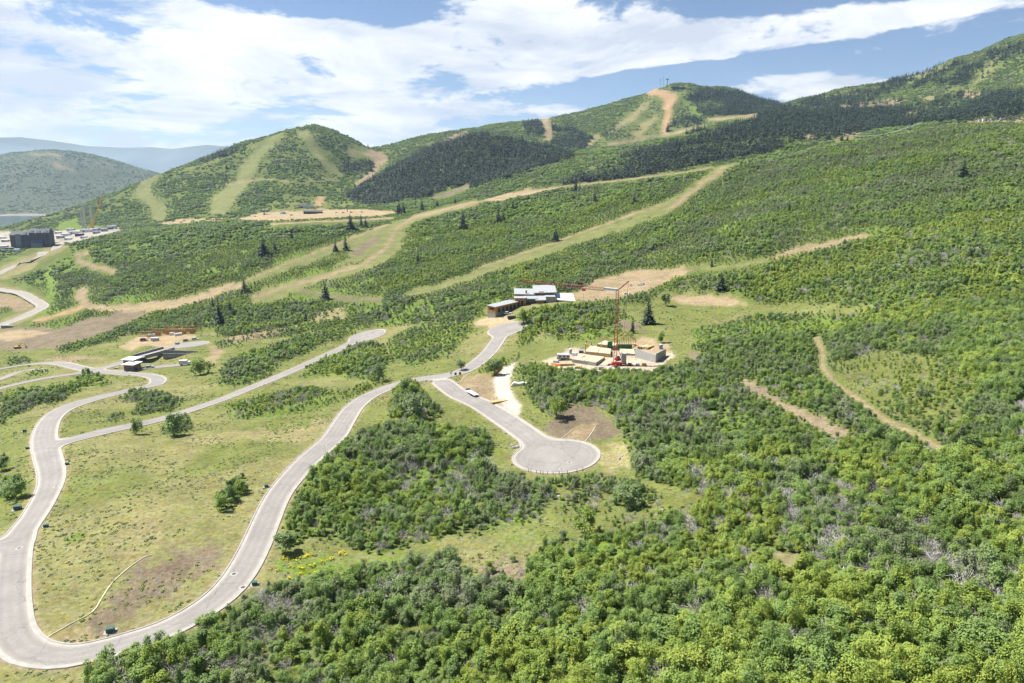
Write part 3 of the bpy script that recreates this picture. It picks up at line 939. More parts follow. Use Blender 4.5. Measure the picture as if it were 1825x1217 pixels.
M_ASPHALT = asphalt_material()
M_KERB = mat('pale_concrete_kerb', (.32, .305, .275), .85, var=.12, scale=.6)
road_me = soup('road', asph, M_ASPHALT)
co_ = np.empty(len(road_me.vertices) * 3, np.float32); road_me.vertices.foreach_get('co', co_); co_ = co_.reshape(-1, 3)
ea = road_me.attributes.new('edge', 'FLOAT', 'POINT'); ea.data.foreach_set('value', (-road_d(co_[:, 0], co_[:, 1])).astype(np.float32))
structure('road', road_me, M_ASPHALT, 'pale grey asphalt estate road winding to its cul-de-sacs')
structure('kerb', soup('kerb', kerb, M_KERB), M_KERB, 'light concrete kerb and gutter along the estate road')


def ribbon(px, hw, name, label, lift=.25):
    line = dense(px, 12)
    polys, kp = [], []
    tang = np.gradient(line, axis=0)
    tang /= np.linalg.norm(tang, axis=1)[:, None]
    nrm = np.stack([-tang[:, 1], tang[:, 0]], 1)
    def at(k, d, h):
        p = line[k] + nrm[k] * d
        z = max(float(ground_z(*(line[k] + nrm[k] * q))) for q in (-hw, 0, hw))
        return (p[0], p[1], z + h)
    for k in range(len(line) - 1):
        polys.append([at(k, -hw, lift), at(k + 1, -hw, lift), at(k + 1, hw, lift), at(k, hw, lift)])
        for sgn in (-1, 1):
            w = 1.6
            q = [at(k, sgn * hw, lift + .12), at(k + 1, sgn * hw, lift + .12), at(k + 1, sgn * (hw + w), lift + .12), at(k, sgn * (hw + w), lift + .12)]
            r = [at(k, sgn * (hw + w), lift + .12), at(k + 1, sgn * (hw + w), lift + .12), at(k + 1, sgn * (hw + w + .8), -1), at(k, sgn * (hw + w + .8), -1)]
            for f in (q, r):
                kp.append(f if sgn < 0 else f[::-1])
            kp.append([at(k, sgn * hw, lift + .12), at(k + 1, sgn * hw, lift + .12), at(k + 1, sgn * hw, lift - .1), at(k, sgn * hw, lift - .1)])
    structure(name, soup(name, polys, M_ASPHALT), M_ASPHALT, label)
    structure('kerb', soup('kerb', kp, M_KERB), M_KERB, 'concrete kerb along the ' + label.split(' ', 1)[1])


ribbon([(-40, 512), (0, 516), (30, 521), (58, 531), (76, 541), (70, 549), (45, 562), (20, 573), (-30, 592)], 4.6, 'road', 'grey valley road bending past the bare verge')
ribbon([(-40, 500), (0, 485), (40, 468), (75, 455), (105, 440), (118, 432)], 5, 'road', 'grey valley road climbing to the dark lodge')
water_m, nt, b = node_mat('lake_water')
b.inputs['Base Color'].default_value = (.035, .07, .10, 1)
b.inputs['Roughness'].default_value = .12
wn = nt.nodes.new('ShaderNodeTexNoise'); wn.inputs['Scale'].default_value = .05; wn.inputs['Detail'].default_value = 6
wb = nt.nodes.new('ShaderNodeBump'); wb.inputs['Strength'].default_value = .2
tcw = nt.nodes.new('ShaderNodeNewGeometry')
nt.links.new(tcw.outputs['Position'], wn.inputs['Vector']); nt.links.new(wn.outputs['Fac'], wb.inputs['Height']); nt.links.new(wb.outputs[0], b.inputs['Normal'])
lk = bpy.data.meshes.new('lake')
lk.from_pydata([(-5600, 1900, LAKE_Z), (-900, 1900, LAKE_Z), (-900, 5200, LAKE_Z), (-5600, 5200, LAKE_Z)], [], [(0, 1, 2, 3)])
structure('lake', lk, water_m, 'calm blue reservoir water behind the hill')

# blue mountains beyond the reservoir
def far_range():
    sky_px = [(-500, 262), (-300, 255), (-120, 246), (0, 251), (40, 253), (90, 252), (140, 258), (200, 268), (260, 271), (310, 270), (340, 273), (400, 266), (520, 275), (700, 290), (1000, 300), (1400, 300), (2300, 300)]
    us = np.array([p[0] for p in sky_px]); vs = np.array([p[1] for p in sky_px])
    s = np.linspace(-1.2, 1.1, 420)
    u = CX + s * F * .98
    v = np.interp(u, us, vs) - 9
    e = np.array([s_of(a_, b_)[1] for a_, b_ in zip(u, v)])
    t = np.linspace(-1, 1, 60)
    S, T = np.meshgrid(s, t)
    Y = 19000 + 4200 * T
    X = S * 19000 * (1 + .05 * T)
    H = np.interp(S.ravel(), s, e).reshape(S.shape) * 19000 + 600
    n1 = fbm(X, Y, 2600, 5, 55)
    prof = np.clip(1 - np.abs(T), 0, 1) ** .8
    Zm = -600 + H * prof * (.86 + .0 * n1) + H * .14 * np.where(np.abs(T) < .06, 1, prof * (.4 + 1.2 * n1))
    me = grid_mesh('distant_mountains', X, Y, Zm)
    return structure('distant_mountains', me, mat('distant_forest', (.07, .09, .05), .95, var=.3, scale=.0012), 'hazy blue mountain range on the horizon')


far_range()

# ---------------------------------------------------------------- vegetation
rng = np.random.default_rng(7)


def leaf_material(name, stops, sat=1.0, trans=.22):
    """foliage: tone picked per plant, varied per leaf clump"""
    m, nt, b = node_mat(name)
    N, L = nt.nodes, nt.links
    b.inputs['Roughness'].default_value = .6
    b.inputs['Specular IOR Level'].default_value = .25
    ia = N.new('ShaderNodeAttribute'); ia.attribute_type = 'INSTANCER'; ia.attribute_name = 'tone'
    la = N.new('ShaderNodeAttribute'); la.attribute_name = 'leaf'
    mx = N.new('ShaderNodeMath'); mx.operation = 'MULTIPLY_ADD'
    L.new(la.outputs['Fac'], mx.inputs[0]); mx.inputs[1].default_value = .30
    sub = N.new('ShaderNodeMath'); sub.operation = 'SUBTRACT'
    L.new(ia.outputs['Fac'], sub.inputs[0]); sub.inputs[1].default_value = .15
    L.new(sub.outputs[0], mx.inputs[2])
    r = N.new('ShaderNodeValToRGB')
    while len(r.color_ramp.elements) < len(stops):
        r.color_ramp.elements.new(.5)
    for e, (p, c) in zip(r.color_ramp.elements, stops):
        e.position = p; e.color = (*c, 1)
    L.new(mx.outputs[0], r.inputs[0])
    L.new(r.outputs[0], b.inputs['Base Color'])
    if trans:
        tr = N.new('ShaderNodeBsdfTranslucent')
        L.new(r.outputs[0], tr.inputs[0])
        ms = N.new('ShaderNodeMixShader'); ms.inputs[0].default_value = trans
        L.new(b.outputs[0], ms.inputs[1]); L.new(tr.outputs[0], ms.inputs[2])
        L.new(ms.outputs[0], N['Material Output'].inputs['Surface'])
    return m


M_LEAF = leaf_material('oak_leaves', [(0.0, (.255, .290, .165)), (.25, (.198, .275, .102)), (.55, (.220, .325, .090)), (.8, (.262, .362, .080)), (1.0, (.335, .405, .078))], trans=.42)
M_NEEDLE = leaf_material('conifer_needles', [(0.0, (.030, .050, .036)), (.5, (.048, .075, .044)), (1.0, (.100, .125, .065))], trans=0)
M_TWIG = leaf_material('bare_grey_twigs', [(0.0, (.30, .28, .26)), (.5, (.40, .38, .36)), (1.0, (.52, .50, .47))], trans=0)
M_SAGE = leaf_material('sage_leaves', [(0.0, (.23, .26, .14)), (.5, (.25, .31, .10)), (1.0, (.36, .37, .14))], trans=.1)
M_BARK = mat('tree_bark', (.13, .105, .085), .9, var=.3, scale=3)
M_YELLOW = mat('yellow_petals', (.80, .62, .02), .7, var=.15, scale=3)


def quads_mesh(name, C, T, B, leaf, m, extra=None):
    """a mesh of many small quads: centres, half-axis vectors, per-leaf value"""
    n = len(C)
    co = np.stack([C - T - B * .55, C + T * .9 - B * .7, C + T + B * .6, C - T * .8 + B], 1).reshape(-1, 3).astype(np.float32)
    me = bpy.data.meshes.new(name)
    me.vertices.add(4 * n); me.vertices.foreach_set('co', co.ravel())
    me.loops.add(4 * n); me.loops.foreach_set('vertex_index', np.arange(4 * n, dtype=np.int32))
    me.polygons.add(n)
    me.polygons.foreach_set('loop_start', (np.arange(n) * 4).astype(np.int32)); me.polygons.foreach_set('loop_total', np.full(n, 4, np.int32))
    me.update(calc_edges=True)
    a = me.attributes.new('leaf', 'FLOAT', 'POINT')
    a.data.foreach_set('value', np.repeat(leaf, 4).astype(np.float32))
    me.materials.append(m)
    return me


def unit(v):
    return v / (np.linalg.norm(v, axis=-1, keepdims=True) + 1e-9)


def oak_crown(name, seed, n, size, blobs=11, wide=1.0, tall=1.0, low=.25):
    """crown of unit height: leaf clumps spread through an uneven volume"""
    g = np.random.default_rng(seed)
    bc = []
    while len(bc) < blobs:
        p = g.uniform(-1, 1, 3)
        if np.linalg.norm(p) < 1:
            bc.append(p)
    bc = np.array(bc) * np.array([.36 * wide, .36 * wide, .34 * tall]) + np.array([0, 0, .58])
    br = g.uniform(.10, .24, blobs) * (1.05 - .25 * (bc[:, 2] - .3))
    btone = g.uniform(-.5, .5, blobs)
    k = g.integers(0, blobs, n)
    d = unit(g.normal(size=(n, 3)) + np.array([0, 0, .35]))
    C = bc[k] + d * br[k][:, None] * g.uniform(.5, 1.3, n)[:, None]
    C[:, 2] = np.maximum(C[:, 2], low * .3)
    nrm = unit(d * .8 + g.normal(size=(n, 3)) * .42 + np.array([-.45, .05, .65]))
    t = unit(np.cross(nrm, g.normal(size=(n, 3))))
    b = np.cross(nrm, t)
    sz = size * g.uniform(.6, 1.35, n)[:, None]
    leaf = np.clip(.5 + .6 * btone[k] + g.normal(size=n) * .34, 0, 1)
    return quads_mesh(name, C, t * sz, b * sz * .75, leaf, M_LEAF)


def clump(name, seed, n, size, trees=6):
    """several crowns growing together, seen from far off"""
    g = np.random.default_rng(seed)
    Cs, Ts, Bs, Ls = [], [], [], []
    for q in range(trees):
        off = np.array([*g.uniform(-.85, .85, 2), 0]); sc = g.uniform(.55, 1.0)
        m = n // trees
        d = unit(g.normal(size=(m, 3)) + np.array([0, 0, .5]))
        C = off + np.array([0, 0, .45 * sc]) + d * np.array([.42, .42, .45]) * sc * g.uniform(.7, 1.1, m)[:, None]
        nrm = unit(d * .8 + g.normal(size=(m, 3)) * .4 + np.array([-.4, .05, .6]))
        t = unit(np.cross(nrm, g.normal(size=(m, 3))))
        Cs.append(C); Ts.append(t * size); Bs.append(np.cross(nrm, t) * size); Ls.append(np.clip(g.uniform(.2, .8) + g.normal(size=m) * .2, 0, 1))
    return quads_mesh(name, np.concatenate(Cs), np.concatenate(Ts), np.concatenate(Bs), np.concatenate(Ls), M_LEAF)


def conifer_crown(name, seed, tiers, per, width=.17, sub=3):
    """narrow spire of drooping branch sprays, unit height"""
    g = np.random.default_rng(seed)
    Cs, Ts, Bs, Ls = [], [], [], []
    for k in range(tiers):
        f = k / (tiers - 1)
        z = .06 + .92 * f
        rad = width * (1 - f) ** .85 * g.uniform(.8, 1.15) + .012
        m = max(3, int(per * (1 - f * .6)))
        for q in range(m):
            an = g.uniform(0, 2 * math.pi)
            rr = rad * g.uniform(.75, 1.15)
            for w in range(sub):
                fr = (w + .6) / sub
                o = np.array([math.cos(an), math.sin(an), 0])
                side = np.array([-o[1], o[0], 0])
                C = o * rr * fr + np.array([0, 0, z - .25 * rr * fr + g.normal() * .006])
                t = unit(o + np.array([0, 0, -.35]) + g.normal(size=3) * .25)
                b = unit(side + g.normal(size=3) * .35)
                ln = rr / sub * .85
                Cs.append(C); Ts.append(t * ln); Bs.append(b * ln * (.75 if sub > 1 else .5)); Ls.append(np.clip(.5 + g.normal() * .25, 0, 1))
    return quads_mesh(name, np.array(Cs), np.array(Ts), np.array(Bs), np.array(Ls), M_NEEDLE)


def twig_crown(name, seed, n):
    """leafless shrub: thin branching sticks, unit height"""
    g = np.random.default_rng(seed)
    Cs, Ts, Bs, Ls = [], [], [], []
    for q in range(n):
        d = unit(np.array([g.normal() * .5, g.normal() * .5, g.uniform(.4, 1)]))
        p = d * g.uniform(.15, .85) + np.array([g.normal() * .12, g.normal() * .12, 0])
        d2 = unit(d + g.normal(size=3) * .5)
        Cs.append(p); ln = g.uniform(.05, .15)
        t = d2 * ln
        Ts.append(t); Bs.append(unit(np.cross(d2, g.normal(size=3))) * g.uniform(.006, .013)); Ls.append(g.uniform(0, 1))
    return quads_mesh(name, np.array(Cs), np.array(Ts), np.array(Bs), np.array(Ls), M_TWIG)


def tuft_mesh(name, seed, n):
    g = np.random.default_rng(seed)
    d = unit(g.normal(size=(n, 3)) + np.array([0, 0, .9])); d[:, 2] = np.abs(d[:, 2])
    C = d * np.array([.6, .6, .42]) * g.uniform(.5, 1, n)[:, None]
    nrm = unit(d + g.normal(size=(n, 3)) * .6)
    t = unit(np.cross(nrm, g.normal(size=(n, 3))))
    s = g.uniform(.13, .24, n)[:, None]
    return quads_mesh(name, C, t * s, np.cross(nrm, t) * s, np.clip(.5 + g.normal(size=n) * .25, 0, 1), M_SAGE)


def trunk_mesh(name, seed, h=.55, r=.022, limbs=4):
    g = np.random.default_rng(seed)
    co, fc = [], []

    def tube(p, q, r0, r1, n=6):
        p, q = np.array(p, float), np.array(q, float)
        d = unit(q - p); a = unit(np.cross(d, [.3, .9, .1])); b = np.cross(d, a)
        i0 = len(co)
        for (c, rr) in ((p, r0), (q, r1)):
            for k in range(n):
                an = 2 * math.pi * k / n
                co.append(tuple(c + (a * math.cos(an) + b * math.sin(an)) * rr))
        for k in range(n):
            fc.append((i0 + k, i0 + (k + 1) % n, i0 + n + (k + 1) % n, i0 + n + k))
    top = np.array([g.normal() * .04, g.normal() * .04, h])
    mid = top * .5
    tube((0, 0, -.06), mid, r, r * .8); tube(mid, top, r * .8, r * .4)
    for k in range(limbs):
        an = g.uniform(0, 6.28); base = mid + (top - mid) * g.uniform(0, .8)
        tube(base, base + np.array([math.cos(an) * .25, math.sin(an) * .25, .22]), r * .5, r * .15, 5)
    me = bpy.data.meshes.new(name); me.from_pydata(co, [], fc); me.update(); me.materials.append(M_BARK)
    return me


# plant forms (kept out of the scene, only copied into it)
PROTO = bpy.data.collections.new('plant_forms')
FORMS = []


def form(me):
    o = bpy.data.objects.new('form_%02d' % len(FORMS), me)
    PROTO.objects.link(o); FORMS.append(o)
    return len(FORMS) - 1


OAK_ME = [oak_crown('oak_crown', 100 + k, 1450, .0325, blobs=10 + k % 5, wide=1 + .18 * (k % 3 - 1), tall=1 + .12 * (k % 2)) for k in range(8)]
OAK_NEAR = [form(m) for m in OAK_ME]
OAK_MID = [form(oak_crown('oak_crown_mid', 200 + k, 330, .066, blobs=8, wide=1.1)) for k in range(6)]
OAK_FAR = [form(clump('oak_clump', 300 + k, 300, .12)) for k in range(5)]
CON_ME = [conifer_crown('conifer_crown', 400 + k, 24, 14, .16 + .03 * k) for k in range(3)]
CON_NEAR = [form(m) for m in CON_ME]
CON_FAR_ME = [conifer_crown('conifer_far_crown', 410 + k, 9, 6, .15 + .02 * k, sub=1) for k in range(4)]
CON_FAR = [form(m) for m in CON_FAR_ME]
TWIG_ME = [twig_crown('twig_crown', 500 + k, 420) for k in range(4)]
TWIG = [form(m) for m in TWIG_ME]
TUFT = [form(tuft_mesh('tuft', 600 + k, 34)) for k in range(4)]


def scatter_object(name, P, scale, rot, pick, tone, label, cat_label=None):
    n = len(P)
    me = bpy.data.meshes.new(name)
    me.vertices.add(n); me.vertices.foreach_set('co', P.astype(np.float32).ravel())
    for nm, ty, arr in (('scl', 'FLOAT_VECTOR', scale), ('rz', 'FLOAT_VECTOR', rot), ('pick', 'INT', pick), ('tone', 'FLOAT', tone)):
        a = me.attributes.new(nm, ty, 'POINT')
        a.data.foreach_set('vector' if ty == 'FLOAT_VECTOR' else 'value', np.ascontiguousarray(arr, dtype=np.int32 if ty == 'INT' else np.float32).ravel())
    o = bpy.data.objects.new(name, me)
    COL.objects.link(o)
    o['kind'] = 'stuff'; o['label'] = label
    o.modifiers.new('plants', 'NODES').node_group = SCATTER
    return o


def scatter_tree():
    ng = bpy.data.node_groups.new('scatter', 'GeometryNodeTree')
    ng.interface.new_socket('Geometry', in_out='INPUT', socket_type='NodeSocketGeometry')
    ng.interface.new_socket('Geometry', in_out='OUTPUT', socket_type='NodeSocketGeometry')
    N, L = ng.nodes, ng.links
    i = N.new('NodeGroupInput'); o = N.new('NodeGroupOutput')
    ci = N.new('GeometryNodeCollectionInfo'); ci.inputs['Collection'].default_value = PROTO
    ci.inputs['Separate Children'].default_value = True; ci.inputs['Reset Children'].default_value = True
    ip = N.new('GeometryNodeInstanceOnPoints'); ip.inputs['Pick Instance'].default_value = True
    def attr(nm, ty):
        a = N.new('GeometryNodeInputNamedAttribute'); a.data_type = ty; a.inputs['Name'].default_value = nm
        return a.outputs['Attribute']
    er = N.new('FunctionNodeEulerToRotation')
    L.new(attr('rz', 'FLOAT_VECTOR'), er.inputs[0])
    L.new(i.outputs[0], ip.inputs['Points']); L.new(ci.outputs[0], ip.inputs['Instance'])
    L.new(attr('pick', 'INT'), ip.inputs['Instance Index']); L.new(er.outputs[0], ip.inputs['Rotation']); L.new(attr('scl', 'FLOAT_VECTOR'), ip.inputs['Scale'])
    L.new(ip.outputs[0], o.inputs[0])
    return ng


SCATTER = scatter_tree()
VIS2 = np.maximum.accumulate(ZT / YY, axis=0)
VIS2 = np.vstack([np.full((1, NS), -9.0), VIS2[:-1]])


def candidates(y0, y1, spacing, smax=.80):
    smax = 1.03 if y1 < 400 else .88 if y1 < 1000 else smax
    """jittered plan points in a distance band, where the view reaches"""
    area_ = smax * (y1 * y1 - y0 * y0)
    n = int(area_ / spacing ** 2)
    y = np.sqrt(rng.uniform(y0 * y0, y1 * y1, n)); s = rng.uniform(-smax, smax, n)
    l = np.log(y)
    z = gridsample(ZT, s, l)
    ok = (z + 9) / y >= gridsample(VIS2, s, l) - .012
    return s[ok], l[ok], y[ok], z[ok]


def thin(x, y, r):
    """drop points closer than r to an earlier one (grid hash)"""
    keep = np.ones(len(x), bool)
    cell = {}
    ix = np.floor(x / r).astype(int); iy = np.floor(y / r).astype(int)
    for k in range(len(x)):
        key = (ix[k], iy[k])
        bad = False
        for a in (-1, 0, 1):
            for b in (-1, 0, 1):
                for q in cell.get((key[0] + a, key[1] + b), ()):
                    if (x[q] - x[k]) ** 2 + (y[q] - y[k]) ** 2 < r * r:
                        bad = True; break
                if bad: break
            if bad: break
        if bad:
            keep[k] = False
        else:
            cell.setdefault(key, []).append(k)
    return keep


def project(x, y, z):
    t = y * math.cos(PITCH) - z * math.sin(PITCH)
    q = y * math.sin(PITCH) + z * math.cos(PITCH)
    return CX + F * x / t, CY - F * q / t, t




def blur(A, nj, ni):
    B = np.cumsum(np.pad(A, ((nj + 1, nj), (0, 0)), 'edge'), 0)
    A = (B[2 * nj + 1:] - B[:-2 * nj - 1]) / (2 * nj + 1)
    B = np.cumsum(np.pad(A, ((0, 0), (ni + 1, ni)), 'edge'), 1)
    return (B[:, 2 * ni + 1:] - B[:, :-2 * ni - 1]) / (2 * ni + 1)


# growth is lower along clearings and tracks
HMUL = 1 - .55 * np.clip(blur((OAK < .05).astype(float), 5, 5) * 2.2, 0, 1)
HMUL[(SS > .42) & (YY < 330) & (OAK < .5)] *= .6


def add(store, x, y, z, h, w, pick, tone):
    n = len(x)
    store['P'].append(np.stack([x, y, z], 1)); store['sc'].append(np.stack([h * w, h * w, h], 1))
    store['rz'].append(np.stack([rng.normal(0, .05, n), rng.normal(0, .05, n), rng.uniform(0, 6.283, n)], 1)); store['pk'].append(pick); store['tn'].append(tone)


def tone_at(x, y):
    """patches of yellow-green, mid and grey-green growth"""
    return np.clip(.5 + (fbm(x, y, 60, 3, 61) - .5) * 1.1 + (fbm(x, y, 14, 2, 62) - .5) * 1.0 + rng.normal(0, .2, len(x)), 0, 1)


oak = dict(P=[], sc=[], rz=[], pk=[], tn=[]); con = dict(P=[], sc=[], rz=[], pk=[], tn=[]); twig = dict(P=[], sc=[], rz=[], pk=[], tn=[]); sage = dict(P=[], sc=[], rz=[], pk=[], tn=[])
for (y0, y1, sp, r, forms, hh) in ((62, 330, 1.0, 1.45, OAK_NEAR, (2.4, 5.0)), (330, 900, 1.5, 2.1, OAK_MID, (2.5, 5.2)), (900, 1500, 4.0, 4.4, OAK_FAR, (3.4, 5.2)), (1500, 3700, 6.3, 6.6, OAK_FAR, (4.4, 6.5)), (3900, 6300, 15, 15, OAK_FAR, (6, 10))):
    s, l, y, z = candidates(y0, y1, sp)
    x = s * y
    d = gridsample(OAK, s, l)
    gap = fbm(x, y, 34 if y1 < 1600 else 90, 3, 71)
    gap2 = fbm(x, y, 13, 2, 73)
    dd = d * np.clip((gap - (.24 if y1 < 400 else .30)) * 8, .16, 1) * np.clip((gap2 - .16) * 7, .4, 1)
    k = (rng.uniform(0, 1, len(x)) < dd) & (d > .02)
    x, y, z, s, l, d = x[k], y[k], z[k], s[k], l[k], d[k]
    k = thin(x, y, r)
    x, y, z, s, l, d = x[k], y[k], z[k], s[k], l[k], d[k]
    n = len(x)
    hvar = np.clip(.5 + (fbm(x, y, 38, 2, 81) - .5) * 2.0 + rng.normal(0, .22, n), 0, 1)
    h = hh[0] + (hh[1] - hh[0]) * hvar
    habit = rng.uniform(0, 1, n)                                   # upright saplings, low spreading scrub, ordinary crowns
    h = h * np.where(habit < .16, 1.25, np.where(habit > .72, .62, 1.0))
    wd = rng.uniform(.75, 1.2, n) * np.where(habit < .16, .62, np.where(habit > .72, 1.45, 1.0))
    h = h * np.where(d < .5, .72, 1.0) * gridsample(HMUL, s, l)
    tn = np.clip(tone_at(x, y) + gridsample(TONE, s, l), 0, 1)
    tn = np.where(gridsample(PALEWOOD, s, l) > .5, tn * .3, tn)
    if y1 < 1000:
        bare = rng.uniform(0, 1, n) < (.06 + .26 * np.clip((fbm(x, y, 38, 3, 91) - .56) * 8, 0, 1)) * (1.0 if y1 < 400 else .5)
        add(twig, x[bare], y[bare], z[bare], h[bare] * .85, rng.uniform(.8, 1.15, bare.sum()), rng.choice(TWIG, bare.sum()), np.clip(rng.normal(.5, .25, bare.sum()), 0, 1))
        k = ~bare
        add(oak, x[k], y[k], z[k] - .1, h[k], wd[k], rng.choice(forms, k.sum()), tn[k])
    else:
        add(oak, x, y, z - .4, h, rng.uniform(.9, 1.3, n), rng.choice(forms, n), tn * .8)
    print('oak band', y0, n)
for (y0, y1, sp, r, forms, hh) in ((1200, 3700, 4.5, 5.0, CON_FAR, (12, 24)),):
    s, l, y, z = candidates(y0, y1, sp)
    d = gridsample(CON, s, l)
    k = rng.uniform(0, 1, len(s)) < d * .95
    s, l, y, z = s[k], l[k], y[k], z[k]; x = s * y
    k = thin(x, y, r)
    x, y, z = x[k], y[k], z[k]; n = len(x)
    add(con, x, y, z - .5, rng.uniform(*hh, n), rng.uniform(.95, 1.4, n), rng.choice(forms, n), np.clip(rng.normal(.45, .22, n), 0, 1))
    print('conifer band', n)
for (y0, y1, sp, hh) in ((80, 330, 1.1, (.35, 1.0)), (330, 700, 2.6, (.6, 1.4))):
    s, l, y, z = candidates(y0, y1, sp)
    x = s * y
    d = gridsample(SHRUB, s, l) * np.clip((fbm(x, y, 12, 3, 95) - .38) * 4, .03, 1)
    k = rng.uniform(0, 1, len(s)) < d * .7
    x, y, z = x[k], y[k], z[k]; n = len(x)
    add(sage, x, y, z - .05, rng.uniform(*hh, n) * rng.uniform(.5, .9, n), rng.uniform(.9, 1.5, n), rng.choice(TUFT, n), np.clip(tone_at(x, y) * .8 + rng.normal(.1, .2, n), 0, 1))
    print('tufts', n)
for dct in (oak, con, twig, sage):
    for k in dct:
        dct[k] = np.concatenate(dct[k])

# single trees: the ones that show largest stand as objects of their own
def tag(o, label=None, cat=None, group=None, kind=None):
    for k, v in (('label', label), ('category', cat), ('group', group), ('kind', kind)):
        if v:
            o[k] = v
    return o


def link(name, me, parent=None):
    o = bpy.data.objects.new(name, me)
    COL.objects.link(o)
    o.parent = parent
    return o


OAK_TRUNKS = [trunk_mesh('trunk', 700 + k) for k in range(3)]
CON_TRUNK = trunk_mesh('trunk', 710, h=.9, r=.014, limbs=0)


def plant(name, loc, scl, rot, crown_me, trunk_me, tone, label, cat, group=None, rename='crown'):
    e = bpy.data.objects.new(name, None); COL.objects.link(e)
    e.location = loc; e.scale = scl; e.rotation_euler = rot
    e.empty_display_size = .1
    tag(e, label, cat, group)
    c = link(rename, crown_me, e); c['tone'] = float(tone)
    if trunk_me is not None:
        link('trunk', trunk_me, e)
    return e


def keep_out(store, x, y, r):
    k = np.hypot(store['P'][:, 0] - x, store['P'][:, 1] - y) > r
    for q in store:
        store[q] = store[q][k]


# trees that stand by themselves: photo pixel of the foot, height m, width factor, tone, label
LONE_OAKS = [
    (510, 984, 5.8, 1.15, .25, 'round dark green tree standing alone beside the curving road'),
    (1122, 906, 6.0, 1.35, .25, 'broad dark green bush alone on the slope below the cul-de-sac'),
    (395, 908, 4.6, 1.0, .75, 'bright green shrub at the lower end of the small meadow thicket'),
    (412, 893, 4.8, .9, .35, 'taller dark shrub in the middle of the small meadow thicket'),
    (428, 880, 3.8, 1.0, .8, 'yellow green shrub at the upper end of the small meadow thicket'),
    (357, 667, 10.0, 1.3, .8, 'large rounded bright green bush beside the dirt path by the parking lot'),
    (310, 776, 8.5, 1.1, .35, 'big dark leafy tree beside the straight side road'),
    (22, 889, 7.2, 1.2, .45, 'broad leafy bush at the left edge beside the road bend'),
    (4, 838, 6.0, 1.0, .3, 'small dark bush at the left edge above the broad leafy bush'),
    (243, 774, 6.4, .8, .3, 'slim dark tree beside the side road near its junction'),
    (728, 710, 9.0, .85, .4, 'tall leafy tree overhanging the road bend before the junction'),
    (740, 745, 9.5, 1.1, .2, 'grey green round tree on the bank inside the road junction'),
    (675, 680, 9.0, .8, .2, 'pale tall tree at the end of the roadside thicket'),
    (992, 745, 8.2, 1.1, .8, 'bright green rounded tree next to the bare soil mound'),
    (933, 577, 9.5, 1.2, .75, 'round bright bush in front of the timber clad house'),
    (963, 582, 8.5, .9, .85, 'yellow green bush in front of the timber clad house'),
    (1186, 545, 10.0, .9, .25, 'dark round tree in front of the bare tan bank'),
    (1645, 712, 4.5, 1.5, .15, 'dark rounded bush in the shrubby clearing above the trail'),
    (1042, 952, 6.4, 1.0, .8, 'bright rounded tree at the top of the lower wood'),
    (1178, 611, 6.4, .8, .7, 'small upright tree behind the concrete retaining wall'),
    (822, 660, 5.5, 1.0, .2, 'thin grey green shrub at the corner of the road junction'),
    (880, 668, 8.0, 1.15, .35, 'spreading bush between the road and the gravel drive'),
]
n_lone = 0
for (u, v, h, w, tn, lab) in LONE_OAKS:
    x, y, z = hit(u, v, ZT)
    keep_out(oak, x, y, 1.3 + .2 * h); keep_out(twig, x, y, 1.5 + .2 * h)
    k = n_lone % 8
    plant('oak_tree', (x, y, z - .05), (h * w, h * w, h), (0, 0, n_lone * 1.3), OAK_ME[k], OAK_TRUNKS[k % 3], tn, lab, 'tree')
    n_lone += 1

u_, v_, t_ = project(*oak['P'].T)
size = oak['sc'][:, 2] * oak['sc'][:, 0] / t_ ** 2
inview = (u_ > 5) & (u_ < 1820) & (v_ < 1222) & (v_ > 0) & np.isin(oak['pk'], OAK_NEAR)
order = np.argsort(-size * inview)[:300 - n_lone]
WOOD_ZONES = [(lambda u, v: u < 620, 'leafy green oak among the roadside wood at the lower left', 'oaks of the roadside wood'),
              (lambda u, v: u < 1150, 'leafy green oak in the dense wood along the bottom middle', 'oaks of the lower wood'),
              (lambda u, v: True, 'leafy green oak in the dense wood at the lower right', 'oaks of the right-hand wood')]
near_i = {f: k for k, f in enumerate(OAK_NEAR)}
for q in order:
    zone = next(z_ for z_ in WOOD_ZONES if z_[0](u_[q], v_[q]))
    k = near_i[oak['pk'][q]]
    tw = 'grey green' if oak['tn'][q] < .35 else 'mid green' if oak['tn'][q] < .68 else 'yellow green'
    sw = 'tall' if oak['sc'][q][2] > 4.1 else 'low' if oak['sc'][q][2] < 3.2 else 'rounded'
    plant('oak_tree', oak['P'][q], oak['sc'][q], oak['rz'][q], OAK_ME[k], OAK_TRUNKS[k % 3], oak['tn'][q], zone[1].replace('leafy green', sw + ' ' + tw), 'tree', zone[2])
mask = np.ones(len(u_), bool); mask[order] = False
for q in oak:
    oak[q] = oak[q][mask]

# leafless shrubs: the largest as objects
u_, v_, t_ = project(*twig['P'].T)
inview = (u_ > 5) & (u_ < 1820) & (v_ < 1222) & (v_ > 0)
order = np.argsort(-(twig['sc'][:, 2] / t_) * inview)[:150]
ti = {f: k for k, f in enumerate(TWIG)}
for q in order:
    o = link('bare_shrub', TWIG_ME[ti[twig['pk'][q]]])
    o.location = twig['P'][q]; o.scale = twig['sc'][q]; o.rotation_euler = twig['rz'][q]; o['tone'] = float(twig['tn'][q])
    pw = 'at the lower left' if u_[q] < 620 else 'along the bottom middle' if u_[q] < 1150 else 'at the lower right'
    tag(o, 'leafless ' + ('pale' if twig['tn'][q] > .5 else 'grey') + ' shrub in the wood ' + pw, 'shrub', 'leafless shrubs ' + pw)
mask = np.ones(len(u_), bool); mask[order] = False
for q in twig:
    twig[q] = twig[q][mask]

